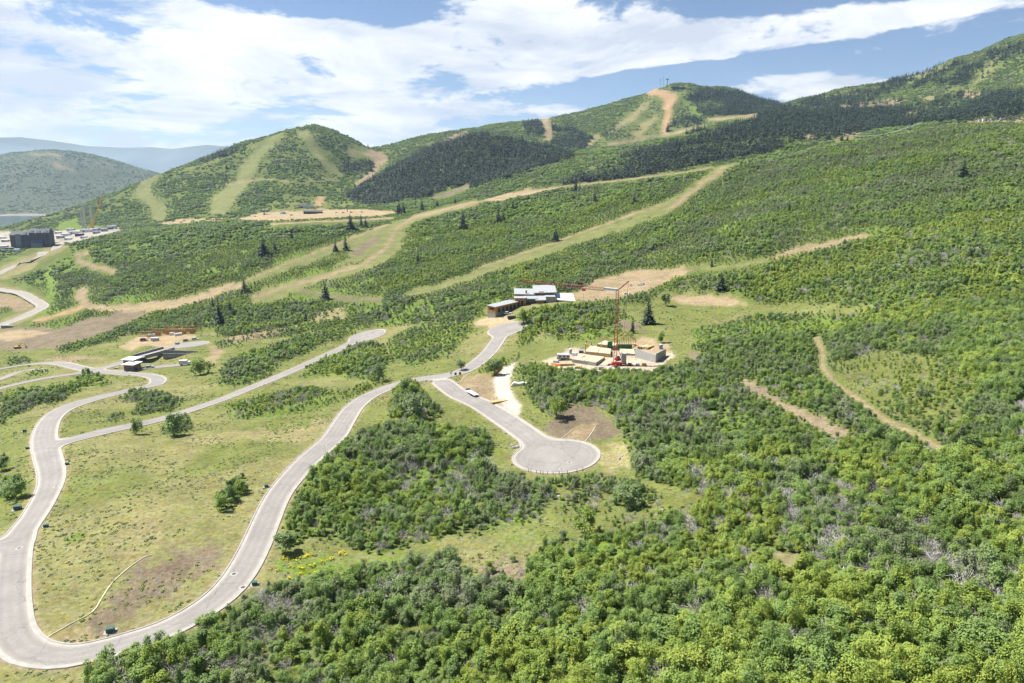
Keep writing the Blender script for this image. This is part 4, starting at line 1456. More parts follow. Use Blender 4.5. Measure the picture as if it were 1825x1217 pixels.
# spruces one can pick out: photo pixel of the foot, height in photo pixels, width factor, label
SPRUCES = [
    (1155, 577, 50, 1.5, 'tall dark spruce alone in the meadow right of the red crane'),
    (1127, 594, 34, .6, 'thin dark spruce with bare lower trunk behind the timber gable'),
    (1284, 518, 36, 1.1, 'dark spruce in the wood above the tan bank'),
    (436, 522, 30, 1.3, 'dark spruce beside the end of the tan ski run'),
    (580, 535, 36, 1.2, 'tall dark spruce below the lower ski run'),
    (392, 580, 52, .8, 'tall narrow spruce in the thicket behind the framed house'),
    (380, 552, 26, 1.0, 'shorter spruce up the slope behind the framed house'),
    (410, 560, 30, 1.0, 'spruce right of the tall narrow spruce behind the framed house'),
    (470, 456, 36, 1.4, 'large dark spruce in the oak slope left of the ski run'),
    (490, 450, 26, 1.1, 'smaller spruce right of the large dark spruce on the oak slope'),
    (520, 428, 20, 1.0, 'small spruce up the oak slope left of the ski run'),
    (625, 410, 30, 1.3, 'dark spruce beside the top of the pale run'),
    (644, 405, 24, 1.0, 'spruce just right of the dark spruce by the pale run'),
    (652, 406, 20, 1.0, 'rightmost spruce of the three beside the pale run'),
    (598, 448, 20, 1.2, 'left spruce of the pair inside the run loop'),
    (616, 446, 28, 1.2, 'right spruce of the pair inside the run loop'),
    (711, 382, 26, 1.1, 'leftmost spruce of the roadside group at the head of the run'),
    (719, 383, 24, 1.1, 'middle spruce of the roadside group at the head of the run'),
    (752, 376, 24, 1.3, 'spruce standing right of the roadside group at the head of the run'),
    (779, 368, 14, 1.1, 'small spruce on the crest beside the upper track'),
    (811, 362, 12, 1.0, 'tiny spruce on the crest beside the upper track'),
    (825, 410, 38, 1.5, 'broad dark spruce in the oak slope between the two runs'),
    (888, 400, 28, 1.2, 'dark spruce in the middle of the oak slope between the runs'),
    (897, 398, 24, 1.1, 'spruce right of the dark spruce in the middle of the oak slope'),
    (914, 372, 20, .9, 'narrow dark spruce below the tan track on the crest'),
    (1026, 342, 22, 1.2, 'spruce on the crest at the end of the tan track'),
    (1033, 342, 16, 1.0, 'short spruce beside the crest spruce at the end of the tan track'),
    (1060, 362, 26, 1.2, 'tall spruce just below the crest in the bright oak slope'),
    (1715, 320, 36, 1.4, 'dark spruce high in the right-hand oak hillside'),
    (1500, 250, 12, 1.3, 'small round conifer on the crest of the right-hand hillside'),
    (1405, 380, 24, 1.4, 'dark conifer low in the right-hand oak hillside'),
    (990, 430, 26, 1.2, 'dark spruce above the long ski run'),
    (1190, 234, 16, 1.1, 'spruce at the foot of the bare earth gully'),
    (656, 262, 8, 1.2, 'lone conifer on the saddle beside the dirt cut'),
    (497, 300, 12, 1.0, 'lone conifer on the face of the dome hill'),
    (404, 300, 10, 1.2, 'lone conifer high on the left flank of the dome hill'),
    (1268, 475, 20, 1.0, 'rust brown dead spruce above the wood'),
    (745, 470, 22, 1.2, 'dark spruce in the oak slope right of the run loop'),
    (545, 572, 18, 1.0, 'small spruce in the thicket below the end of the ski run'),
    (690, 560, 20, 1.1, 'spruce above the far end of the side road'),
    (1130, 365, 20, 1.2, 'spruce left of the long ski run near the crest'),
]
n_sp = 0
for (u, v, hp, w, lab) in SPRUCES:
    x, y, z = hit(u, v, ZT)
    t = project(x, y, z)[2]
    h = hp * t / F * 1.03
    keep_out(oak, x, y, min(.18 * h, 3.0)); keep_out(twig, x, y, 2)
    me = CON_ME[n_sp % 3]
    plant('spruce_tree', (x, y, z - .1), (h * w, h * w, h), (0, 0, n_sp * 2.1), me, CON_TRUNK, 1.6 if 'rust' in lab else .3 + .3 * ((n_sp * 37) % 10) / 10, lab, 'spruce')
    n_sp += 1
u_, v_, t_ = project(*con['P'].T)
seen = (con['P'][:, 2] + con['sc'][:, 2] * .6) / con['P'][:, 1] >= gridsample(VIS2, con['P'][:, 0] / con['P'][:, 1], np.log(con['P'][:, 1])) + .001
inview = (u_ > 3) & (u_ < 1822) & (v_ > 0) & seen
order = np.argsort(-(con['sc'][:, 2] / t_) * inview)[:300 - n_sp]
cf = {f: k for k, f in enumerate(CON_FAR)}
for q in order:
    o = link('spruce_tree', CON_FAR_ME[cf[con['pk'][q]]])
    o.location = con['P'][q]; o.scale = con['sc'][q]; o.rotation_euler = con['rz'][q]; o['tone'] = float(con['tn'][q])
    if u_[q] < 1030:
        tag(o, 'dark spruce in the dense conifer slope behind the resort flat', 'spruce', 'spruces of the conifer slope')
    else:
        hw = 'tall' if con['sc'][q][2] > 17 else 'mid height'
        pw = 'below the bare earth gully' if u_[q] < 1240 else 'below the rounded summit shoulder' if u_[q] < 1420 else 'in the valley below the high slope' if u_[q] < 1620 else 'under the high mountain slope at the right edge'
        tag(o, hw + ' dark spruce of the conifer belt ' + pw, 'spruce', 'spruces of the conifer belt ' + pw)
mask = np.ones(len(u_), bool); mask[order] = False
for q in con:
    con[q] = con[q][mask]

scatter_object('oak_woodland', oak['P'], oak['sc'], oak['rz'], oak['pk'], oak['tn'], 'green oak woodland covering the hillsides')
scatter_object('conifer_forest', con['P'], con['sc'], con['rz'], con['pk'], con['tn'], 'dark conifer forest on the far slopes')
scatter_object('leafless_undergrowth', twig['P'], twig['sc'], twig['rz'], twig['pk'], twig['tn'], 'leafless grey brush scattered through the woodland')
scatter_object('sagebrush_and_grass', sage['P'], sage['sc'], sage['rz'], sage['pk'], sage['tn'], 'low sagebrush and grass tufts on the open ground')

# ---------------------------------------------------------------- things: small mesh builder
class MB:
    def __init__(self):
        self.v, self.f = [], []

    def hexa(self, p):
        """eight corners: bottom ring then top ring"""
        i = len(self.v)
        self.v += [tuple(q) for q in p]
        self.f += [tuple(i + k for k in q) for q in ((3, 2, 1, 0), (4, 5, 6, 7), (0, 1, 5, 4), (1, 2, 6, 5), (2, 3, 7, 6), (3, 0, 4, 7))]
        return self

    def box(self, x0, x1, y0, y1, z0, z1, taper=0.0, slope=(0, 0)):
        t = taper
        sx, sy = slope                                            # extra top height at x1 / y1
        return self.hexa([(x0, y0, z0), (x1, y0, z0), (x1, y1, z0), (x0, y1, z0), (x0 + t, y0 + t, z1), (x1 - t, y0 + t, z1 + sx), (x1 - t, y1 - t, z1 + sx + sy), (x0 + t, y1 - t, z1 + sy)])

    def slab(self, x0, x1, y0, y1, z, th, slope=(0, 0)):
        sx, sy = slope
        c = [(x0, y0, z), (x1, y0, z + sx), (x1, y1, z + sx + sy), (x0, y1, z + sy)]
        return self.hexa([(a, b, q - th) for a, b, q in c] + c)

    def bar(self, p, q, r=.1, n=4, r2=None):
        p, q = np.array(p, float), np.array(q, float)
        r2 = r if r2 is None else r2
        d = unit(q - p)
        a = unit(np.cross(d, (0, 0, 1) if abs(d[2]) < .95 else (1, 0, 0))); b = np.cross(d, a)
        i = len(self.v)
        for c, rr in ((p, r), (q, r2)):
            for k in range(n):
                an = 2 * math.pi * (k + .5) / n
                self.v.append(tuple(c + (a * math.cos(an) + b * math.sin(an)) * rr))
        self.f += [(i + k, i + (k + 1) % n, i + n + (k + 1) % n, i + n + k) for k in range(n)]
        self.f += [tuple(i + n + k for k in range(n)), tuple(i + n - 1 - k for k in range(n))]
        return self

    def prism(self, outline, y0, y1, axis='y'):
        """outline in (x, z) pushed along y"""
        i = len(self.v); n = len(outline)
        for y in (y0, y1):
            for (x, z) in outline:
                self.v.append((x, y, z) if axis == 'y' else (y, x, z))
        self.f += [(i + k, i + (k + 1) % n, i + n + (k + 1) % n, i + n + k) for k in range(n)]
        self.f += [tuple(i + n - 1 - k for k in range(n)), tuple(i + n + k for k in range(n))]
        return self

    def lattice(self, p, q, w, step, r=.05):
        """square truss between two points"""
        p, q = np.array(p, float), np.array(q, float)
        L_ = np.linalg.norm(q - p); d = (q - p) / L_
        a = unit(np.cross(d, (0, 0, 1) if abs(d[2]) < .9 else (0, 1, 0))); b = np.cross(d, a)
        cs = [(-1, -1), (1, -1), (1, 1), (-1, 1)]
        cor = [a * i * w / 2 + b * j * w / 2 for i, j in cs]
        for c in cor:
            self.bar(p + c, q + c, r)
        m = max(1, int(L_ / step))
        for k in range(m):
            t0, t1 = p + d * L_ * k / m, p + d * L_ * (k + 1) / m
            for e in range(4):
                c0, c1 = cor[e], cor[(e + 1) % 4]
                self.bar(t0 + c0, t1 + c1 if k % 2 else t1 + c1, r * .7)
                self.bar(t0 + c0, t0 + c1, r * .7)
        return self

    def build(self, name, m, parent=None, smooth=False):
        me = bpy.data.meshes.new(name)
        me.from_pydata(self.v, [], self.f)
        me.update()
        me.materials.append(m)
        o = link(name, me, parent)
        return o


def thing(name, label, cat, loc, rz=0, group=None):
    e = bpy.data.objects.new(name, None); COL.objects.link(e)
    e.location = loc; e.rotation_euler = (0, 0, rz); e.empty_display_size = .2
    return tag(e, label, cat, group, 'thing')


def at(u, v, lift=0.0):
    x, y, z = hit(u, v, ZT)
    if float(road_d(np.array([x]), np.array([y]))[0]) < 0:        # on the asphalt
        x, y, z = hit(u, v, Z0); z += .05
    return (x, y, z + lift)


def copy_thing(o, loc, rz, label=None):
    c = o.copy(); COL.objects.link(c); c.location = loc; c.rotation_euler = (0, 0, rz)
    if label:
        c['label'] = label
    for ch in list(o.children):
        d = ch.copy(); COL.objects.link(d); d.parent = c
        for g in list(ch.children):
            h = g.copy(); COL.objects.link(h); h.parent = d
    return c


M_WOOD = mat('orange_sheathing_boards', (.42, .225, .075), .8, var=.2, scale=.7)
M_LUMBER = mat('fresh_lumber', (.50, .35, .17), .75, var=.15, scale=1.0)
M_PLY = mat('pale_plywood', (.50, .42, .28), .8, var=.10, scale=.5)
M_CONC = mat('grey_concrete', (.31, .305, .29), .85, var=.10, scale=.5)
M_ROOFG = mat('grey_roof_membrane', (.31, .325, .335), .7, var=.12, scale=.6)
M_WHITE = mat('white_membrane', (.64, .64, .63), .6, var=.05, scale=.8)
M_RED = mat('red_crane_paint', (.42, .035, .04), .5, var=.2, scale=.8)
M_REDP = mat('faded_red_steel', (.46, .16, .15), .55, var=.2, scale=.5)
M_GREY = mat('grey_steel', (.36, .37, .38), .5, var=.12)
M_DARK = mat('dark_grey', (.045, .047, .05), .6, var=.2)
M_GLASS = mat('dark_window_glass', (.02, .025, .03), .12, var=.2, spec=.6)
M_GREEN = mat('green_sheathing', (.035, .16, .06), .7, var=.15)
M_BRICK = mat('brown_stone_wall', (.20, .13, .10), .9, var=.3, scale=1.5)
M_STONE = mat('dark_grey_stone', (.25, .245, .235), .9, var=.35, scale=1.2)
M_YEL = mat('yellow_machine_paint', (.62, .40, .03), .5, var=.15)
M_UTIL = mat('green_utility_paint', (.045, .10, .075), .5, var=.1)
M_TYRE = mat('tyre_rubber', (.02, .02, .02), .8, var=.1)
M_SLATE = mat('slate_dark_cladding', (.075, .08, .095), .7, var=.18, scale=.2)
M_SLATE2 = mat('grey_stone_cladding', (.20, .205, .21), .8, var=.12, scale=.2)
M_SHINGLE = mat('charcoal_shingles', (.095, .10, .115), .85, var=.15, scale=.2)
M_BLUE = mat('blue_lift_paint', (.03, .07, .16), .5)
M_STRAW = mat('straw_wattle', (.66, .58, .42), .9, var=.15, scale=2)
M_CANV = mat('orange_mesh', (.75, .22, .06), .8)

# ---------------------------------------------------------------- unfinished timber-clad house
hx, hy, hz = hit(883, 566, ZT)
house = thing('unfinished_house', 'long unfinished house clad in orange boards with grey and white roofs', 'house', (hx, hy, hz))
wing_rot = R(54)


def rotated(mb, ang, ox=0, oy=0, oz=0):
    c, s = math.cos(ang), math.sin(ang)
    mb.v = [(x * c - y * s + ox, x * s + y * c + oy, z + oz) for x, y, z in mb.v]
    return mb


# garage wing runs away from the drive
WL, WW = 25.0, 6.6
rotated(MB().box(0, WL, 0, WW, -4, 3.0), wing_rot).build('wing_base', M_CONC, house)
rotated(MB().box(-.05, WL, -.05, WW + .05, 3.0, 7.0), wing_rot).build('wing_wall', M_WOOD, house)
wr = rotated(MB().slab(-.6, WL + .4, -.8, WW + .6, 7.3, .3, (.3, .5)), wing_rot).build('wing_roof', M_ROOFG, house)
rotated(MB().box(-.7, WL + .5, -.95, -.8, 6.85, 7.5), wing_rot).build('fascia', M_WOOD, wr)
for k in range(5):
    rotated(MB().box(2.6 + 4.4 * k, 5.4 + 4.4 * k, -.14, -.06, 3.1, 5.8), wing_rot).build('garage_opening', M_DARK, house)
    rotated(MB().box(5.9 + 4.4 * k, 6.3 + 4.4 * k, -.3, -.07, 3.0, 6.9), wing_rot).build('post', M_LUMBER, house)
rotated(MB().box(-.14, -.06, 1.2, 4.6, 5.2, 6.3), wing_rot).build('window', M_GLASS, house)
B0 = 3.6
MB().box(13.0, 20.4, 21.5, 29, B0 - 5, B0 + 5.8).build('entry_block', M_WOOD, house)
for k in range(2):
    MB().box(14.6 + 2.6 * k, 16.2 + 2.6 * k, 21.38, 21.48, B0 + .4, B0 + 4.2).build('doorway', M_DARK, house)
MB().slab(12.4, 20.9, 21.0, 29.4, B0 + 6.2, .35).build('roof', M_ROOFG, house)
MB().box(20.4, 34, 26, 34, B0 - 5, B0 + 4.6).build('glazed_wall', M_GREY, house)
for k in range(6):
    MB().box(20.9 + 1.2 * k, 21.9 + 1.2 * k, 25.9, 25.98, B0 + .5, B0 + 3.9).build('window', M_GLASS, house)
MB().slab(19, 29, 24.5, 34.0, B0 + 5.2, .4, (0, .8)).build('roof', M_ROOFG, house)
MB().box(14, 27.5, 34, 48, B0 - 3, B0 + 6.6).build('upper_wall', M_WOOD, house)
MB().slab(12.5, 28.0, 33, 50, B0 + 7.2, .4, (-.3, 1.6)).build('roof', M_ROOFG, house)
MB().box(27.8, 40.5, 34.5, 50, B0 - 3, B0 + 7.8).build('great_room_wall', M_WOOD, house)
br = MB().slab(26.0, 42.5, 32, 53, B0 + 8.2, .45, (.4, 2.4)).build('roof', M_ROOFG, house)
MB().box(30, 33.5, 33, 33.6, B0 + 8.5, B0 + 8.9).build('material_bundle', M_RED, br)
MB().slab(27.3, 34.6, 22.5, 33.0, B0 + 4.4, .35, (.2, 2.0)).build('roof', M_ROOFG, house)
MB().box(28.5, 33.5, 24, 26, B0 - 4, B0 + 4.0).build('porch_wall', M_WOOD, house)
MB().box(34.6, 40.6, 24.8, 34.4, B0 - 5, B0 + 6.2).build('panelled_block', M_CONC, house)
for k in range(5):
    MB().box(34.7, 40.5, 24.66, 24.78, B0 - 2 + 1.5 * k, B0 - .7 + 1.5 * k).build('panel', M_GREY, house)
MB().slab(34.2, 41.2, 24.3, 34.9, B0 + 6.6, .35).build('roof', M_ROOFG, house)
MB().box(40.6, 41.6, 24.4, 27, B0 - 5, B0 + 6.0).build('corner_post', M_LUMBER, house)
MB().box(41.6, 54, 28, 46, B0 - 6, B0 + 3.6).build('east_wall', M_WOOD, house)
MB().slab(41.0, 55.4, 26.2, 48, B0 + 4.2, .35, (-.9, 1.8)).build('roof', M_WHITE, house)
MB().box(20.5, 21.7, 35.5, 36.7, B0 + 6.6, B0 + 9.4).build('chimney', M_WOOD, house)
for k, (a0, b0) in enumerate(((44.0, 27.95), (48.0, 27.95), (51.0, 27.95))):
    MB().box(a0, a0 + 2.2, b0 - .07, b0 + .02, B0 + .6, B0 + 2.8).build('window', M_GLASS, house)

# ---------------------------------------------------------------- red self-erecting crane
cx0, cy0, cz0 = hit(1096, 652, ZT)
crane = thing('self_erecting_crane', 'red lattice self-erecting crane standing on the open building site', 'crane', (cx0, cy0, cz0))
ztop = s_of(1095, 518)[1] * cy0 - cz0                         # mast head height over the foot
tip = np.array([s_of(925, 500)[0], 1.0, s_of(925, 500)[1]])
yt = (cz0 + ztop + 2.0) / tip[2]
tipl = tip * yt - np.array([cx0, cy0, cz0])
hd = np.array([0, 0, ztop])
jd = unit(tipl - hd)
back = -np.array([jd[0], jd[1], 0]); back /= np.linalg.norm(back)
MB().lattice((0, 0, 1.6), (0, 0, ztop * .5), 1.4, 1.6, .085).build('lower_mast', M_RED, crane)
MB().lattice((0, 0, ztop * .5), hd, 1.15, 1.5, .075).build('upper_mast', M_REDP, crane)
j1 = hd + (tipl - hd) * .34
MB().bar(hd + (0, 0, .4), hd + (tipl - hd) * .13 + (0, 0, .4), .75, 4).build('jib_root', M_WHITE, crane)
MB().lattice(hd + (tipl - hd) * .13, hd + (tipl - hd) * .55, 1.2, 1.8, .075).build('jib_section', M_REDP, crane)
MB().lattice(hd + (tipl - hd) * .55, tipl, 1.0, 1.8, .07).build('jib_section', M_RED, crane)
ap = hd + back * 5.0 + np.array([0, 0, 4.6])
MB().bar(hd, ap, .28).build('tie_strut', M_RED, crane)
mp = hd + (tipl - hd) * .36
MB().bar(mp, mp + np.array([0, 0, 5]), .2).build('jib_post', M_RED, crane)
MB().bar(ap, mp + np.array([0, 0, 5]), .05).bar(mp + np.array([0, 0, 5]), tipl, .05).bar(ap, (back[0] * 3, back[1] * 3, 3), .06).build('tie_cable', M_DARK, crane)
tr = hd + (tipl - hd) * .33
ck = MB().box(-.9, .9, -.6, .6, -1.6, -.9); ck.v = [tuple(np.array(q) + tr) for q in ck.v]
ck.build('trolley', M_RED, crane)
MB().bar(tr + (0, 0, -1), tr + (0, 0, -9), .05).build('hoist_rope', M_DARK, crane)
chs = MB().box(-3.2, 3.2, -.4, .4, .5, 1.1).box(-.4, .4, -3.2, 3.2, .5, 1.1)
chs.build('outrigger_frame', M_RED, crane)
for sx in (-3, 3):
    MB().box(sx - .6, sx + .6, -.6, .6, -.6, .5).build('outrigger_pad', M_DARK, crane)
    MB().box(-.6, .6, sx - .6, sx + .6, -.6, .5).build('outrigger_pad', M_DARK, crane)
MB().box(-1.6, 5.2, -1.3, 1.3, 1.15, 1.75).build('slewing_platform', M_RED, crane)
for k in range(4):
    MB().box(3.0, 5.0, -1.25, 1.25, 1.78 + k * 1.05, 2.78 + k * 1.05).build('counterweight_block', M_CONC, crane)
MB().bar((.9, 0, 8.5), (3.8, 0, 1.8), .16).bar((.7, 0, 14), (3.2, 0, 5.9), .06).build('erection_ram', M_REDP, crane)

# ---------------------------------------------------------------- building site around the crane
SITE = {}


def site_slab(name, label, cat, corners, top, thick, m, rim=None):
    P = [np.array(hit(u, v, ZT)) for u, v in corners]
    c = np.mean(P, 0)
    z1 = max(p[2] for p in P) + top
    t = thing(name, label, cat, (c[0], c[1], z1 - thick))
    ring = [(p[0] - c[0], p[1] - c[1]) for p in P]
    mb = MB(); mb.hexa([(x, y, -1.5) for x, y in ring] + [(x, y, thick - .25) for x, y in ring]); mb.build('base', rim or M_CONC, t)
    # plywood sheets laid side by side on top
    a, b, c2, d = [np.array(q) for q in ring]
    n1 = max(2, int(np.linalg.norm(b - a) / 4.8)); n2 = max(2, int(np.linalg.norm(d - a) / 3.0))
    g = random.Random(len(SITE))
    for i in range(n1):
        for j in range(n2):
            def P2(f, h):
                q = (a * (1 - f) + b * f) * (1 - h) + (d * (1 - f) + c2 * f) * h
                return (q[0], q[1])
            e = .02
            cs_ = [P2((i + e) / n1, (j + e) / n2), P2((i + 1 - e) / n1, (j + e) / n2), P2((i + 1 - e) / n1, (j + 1 - e) / n2), P2((i + e) / n1, (j + 1 - e) / n2)]
            dz = g.uniform(0, .05)
            mb = MB(); mb.hexa([(x, y, thick - .24) for x, y in cs_] + [(x, y, thick - .05 + dz) for x, y in cs_])
            mb.build('panel', m, t)
    SITE[label] = t
    return t, z1


site_slab('floor_deck', 'pale plywood floor deck with a concrete face at the front of the site', 'deck', [(1019, 646), (1062, 652), (1078, 640), (1034, 635)], 1.2, 2.2, M_PLY, M_CONC)
site_slab('floor_deck', 'wide pale plywood floor deck left of the crane mast', 'deck', [(1042, 634), (1088, 637), (1089, 626), (1052, 622)], 1.4, 2.0, M_PLY, M_LUMBER)
site_slab('floor_deck', 'raised plywood deck in front of the timber gable', 'deck', [(1064, 622), (1098, 623), (1099, 617), (1078, 613.5)], 1.8, 2.2, M_PLY, M_LUMBER)
site_slab('floor_deck', 'plywood deck between the crane and the concrete wall', 'deck', [(1106, 634), (1132, 634), (1130, 624), (1104, 624)], .6, 1.0, M_PLY, M_CONC)

gx0, gy0, gz0 = hit(1116, 624, ZT)
pm = F / gy0
gab = thing('unfinished_gable', 'orange timber gable frame with green wall panels on the building site', 'gable', (gx0, gy0, gz0))
W_ = 33 / pm; H_ = 17 / pm
MB().box(-W_ * .48, W_ * .32, 0, .3, 0, H_ * .62).build('wall_panel', M_GREEN, gab)
MB().box(-W_ * 1.0, -W_ * .72, 3, 3.3, 0, H_ * .8).build('wall_panel', M_GREEN, gab)
peak = 30 / pm
for k in range(11):
    x = -W_ * .5 + W_ * k / 10
    top = peak - abs(k - 5) / 5 * (peak - H_ * 1.05)
    MB().box(x - .12, x + .12, -.2, .35, H_ * .62, top).build('stud', M_LUMBER, gab)
for s_ in (-1, 1):
    MB().bar((s_ * W_ * .62, 0, H_ * .9), (0, 0, peak + .3), .28).build('rafter', M_LUMBER, gab)
    MB().bar((s_ * W_ * .62, 6, H_ * .9), (0, 6, peak + .3), .25).build('rafter', M_LUMBER, gab)
MB().bar((-W_ * .5, .05, H_ * .64), (W_ * .5, .05, H_ * .64), .22).build('plate_beam', M_LUMBER, gab)
MB().bar((W_ * .45, -3.5, 0), (W_ * .62, -.2, H_ * 1.1), .18).build('brace', M_LUMBER, gab)
MB().bar((-W_ * 1.5, 4, H_ * 1.15), (-W_ * .4, 2, H_ * 1.1), .28).build('beam', M_LUMBER, gab)
MB().bar((-W_ * 1.35, 3, -1), (-W_ * 1.35, 3, H_ * 1.2), .22).bar((-W_ * 1.35, 3, H_ * 1.2), (-W_ * 1.15, 3, H_ * 1.5), .18).bar((-W_ * 1.15, 3, H_ * 1.5), (-W_ * .95, 3, H_ * 1.1), .18).build('truss', M_LUMBER, gab)
for (u, v, lab) in ((1043, 626, 'left wooden post at the back edge of the site'), (1053.5, 621, 'right wooden post at the back edge of the site')):
    x, y, z = hit(u, v, ZT)
    t = thing('wooden_post', lab, 'post', (x, y, z))
    MB().box(-.25, .25, -.25, .25, -.5, 14.5 / pm).build('shaft', M_LUMBER, t)
    MB().box(-.4, .4, -.4, .4, 14.5 / pm, 15 / pm).build('cap', M_LUMBER, t)

wx, wy, wz = hit(1153, 640, ZT)
wl = thing('retaining_wall', 'grey concrete retaining wall at the right end of the building site', 'wall', (wx, wy, wz))
a_ = np.array(hit(1132.5, 637, ZT)) - np.array((wx, wy, wz)); b_ = np.array(hit(1169, 646, ZT)) - np.array((wx, wy, wz)); c_ = np.array(hit(1186, 634, ZT)) - np.array((wx, wy, wz))
hw_ = 13 / pm


def wall_run(p, q, n, m, name):
    for k in range(n):
        s0 = p + (q - p) * (k + .012) / n; s1 = p + (q - p) * (k + .988) / n
        d = unit((q - p)[:2]); nn = np.array((-d[1], d[0])) * .25
        mb = MB()
        ring = [(s0[0] - nn[0], s0[1] - nn[1]), (s1[0] - nn[0], s1[1] - nn[1]), (s1[0] + nn[0], s1[1] + nn[1]), (s0[0] + nn[0], s0[1] + nn[1])]
        zz = max(p[2], q[2])
        mb.hexa([(x, y, min(p[2], q[2]) - 1.5) for x, y in ring] + [(x, y, zz + hw_) for x, y in ring])
        mb.build(name, m, wl)


wall_run(a_, b_, 7, M_CONC, 'panel')
wall_run(b_, c_, 4, M_CONC, 'panel')

cxp, cyp, czp = hit(1004, 641, ZT)
camper = thing('travel_trailer', 'white travel trailer parked on the left end of the building site', 'trailer', (cxp, cyp, czp), R(-6))
MB().prism([(-3.2, .6), (3.0, .6), (3.3, 1.4), (3.1, 2.9), (-3.0, 2.9), (-3.3, 1.6)], -1.2, 1.2).build('body', M_WHITE, camper)
MB().box(-2.9, 2.9, -1.28, 1.28, 2.92, 3.05).build('roof', M_WHITE, camper)
for x in (-2.2, -.2, 1.6):
    MB().box(x, x + 1.2, -1.26, -1.2, 1.5, 2.3).build('window', M_GLASS, camper)
MB().box(-3.0, 2.9, -1.24, -1.21, .75, 1.2).build('stripe', M_DARK, camper)
for x in (-.7, .4):
    for y in (-1.15, 1.15):
        MB().bar((x, y - .12, .36), (x, y + .12, .36), .36, 10).build('wheel', M_TYRE, camper)
MB().bar((3.2, 0, .55), (4.6, 0, .5), .1).build('tow_bar', M_DARK, camper)

# lumber and materials lying about
def stack(u, v, L_, W2, H2, rz, m, label, rows=3):
    t = thing('lumber_stack', label, 'lumber', at(u, v), R(rz))
    for r in range(rows):
        for k in range(4):
            y = -W2 / 2 + W2 * k / 4
            MB().box(-L_ / 2 + .15 * (r % 2), L_ / 2 - .2 * (k % 2), y + .03, y + W2 / 4 - .03, .1 + H2 / rows * r, .1 + H2 / rows * (r + .9)).build('plank', m, t)
    return t


stack(1142, 620, 5.5, 1.8, .9, 62, M_LUMBER, 'left stack of planks lying behind the concrete wall')
stack(1149, 619, 6.0, 1.8, .8, 52, M_PLY, 'middle stack of planks lying behind the concrete wall')
stack(1157, 620, 6.0, 2.0, .9, 48, M_LUMBER, 'right stack of planks lying behind the concrete wall')
stack(1010, 651, 7, 2.0, 1.0, 4, M_LUMBER, 'lumber stack at the front left corner of the site')
stack(1118, 630, 5, 1.8, .9, 30, M_LUMBER, 'lumber stack beside the counterweights of the red crane')
stack(889, 716, 7.0, 2.4, .5, 28, M_LUMBER, 'loose boards lying beside the gravel drive')
stack(1012, 658, 5, 1.6, .8, 10, M_PLY, 'pale sheet pile below the front left corner of the site')
# orange mesh barrier along the drive and the site
for (line, lab) in (([(880, 669), (886, 664), (893, 657)], 'orange mesh fence beside the gravel drive'), ([(982, 650), (990, 652), (1000, 653)], 'orange mesh fence along the front of the site')):
    P = [np.array(at(*q)) for q in line]
    t = thing('mesh_fence', lab, 'fence', tuple(P[0]))
    for k in range(len(P) - 1):
        a0, b0 = P[k] - P[0], P[k + 1] - P[0]
        mb = MB(); n_ = np.array((-(b0 - a0)[1], (b0 - a0)[0], 0)); n_ = unit(n_) * .03
        mb.hexa([a0 - n_, b0 - n_, b0 + n_, a0 + n_, a0 - n_ + (0, 0, 1.1), b0 - n_ + (0, 0, 1.1), b0 + n_ + (0, 0, 1.1), a0 + n_ + (0, 0, 1.1)]); mb.build('mesh_panel', M_CANV, t)
        MB().bar(a0 + (0, 0, -.2), a0 + (0, 0, 1.3), .06).build('stake', M_LUMBER, t)
# tarp covered load by the drive
tp = thing('tarp_covered_stack', 'white tarp covered stack beside the gravel drive', 'tarp', at(927, 686), R(-4))
MB().prism([(-3.6, 0), (3.6, 0), (3.2, .9), (1.5, 1.3), (-.8, 1.0), (-2.8, 1.25), (-3.4, .7)], -1.1, 1.1).build('tarp', M_WHITE, tp)
MB().box(-3.9, 3.8, -1.3, 1.3, -.4, .05).build('pallet', M_LUMBER, tp)
# flatbed trailer at the kerb
fl = np.array(at(833, 699)); fr = np.array(at(850, 708))
fb = thing('flatbed_trailer', 'white flatbed trailer parked at the kerb below the dirt bank', 'trailer', tuple((fl + fr) / 2 + (0, 0, .02)), math.atan2(fr[1] - fl[1], fr[0] - fl[0]))
MB().box(-4.2, 4.2, -1.1, 1.1, .85, 1.05).build('bed', M_WHITE, fb)
MB().box(-4.2, -4.0, -1.1, 1.1, 1.05, 1.9).build('headboard', M_GREY, fb)
MB().bar((-4.2, 0, .8), (-6.2, 0, .6), .12).build('tow_bar', M_DARK, fb)
for x in (.2, 1.3, 2.4):
    for y in (-1.0, 1.0):
        MB().bar((x, y - .14, .4), (x, y + .14, .4), .4, 10).build('wheel', M_TYRE, fb)

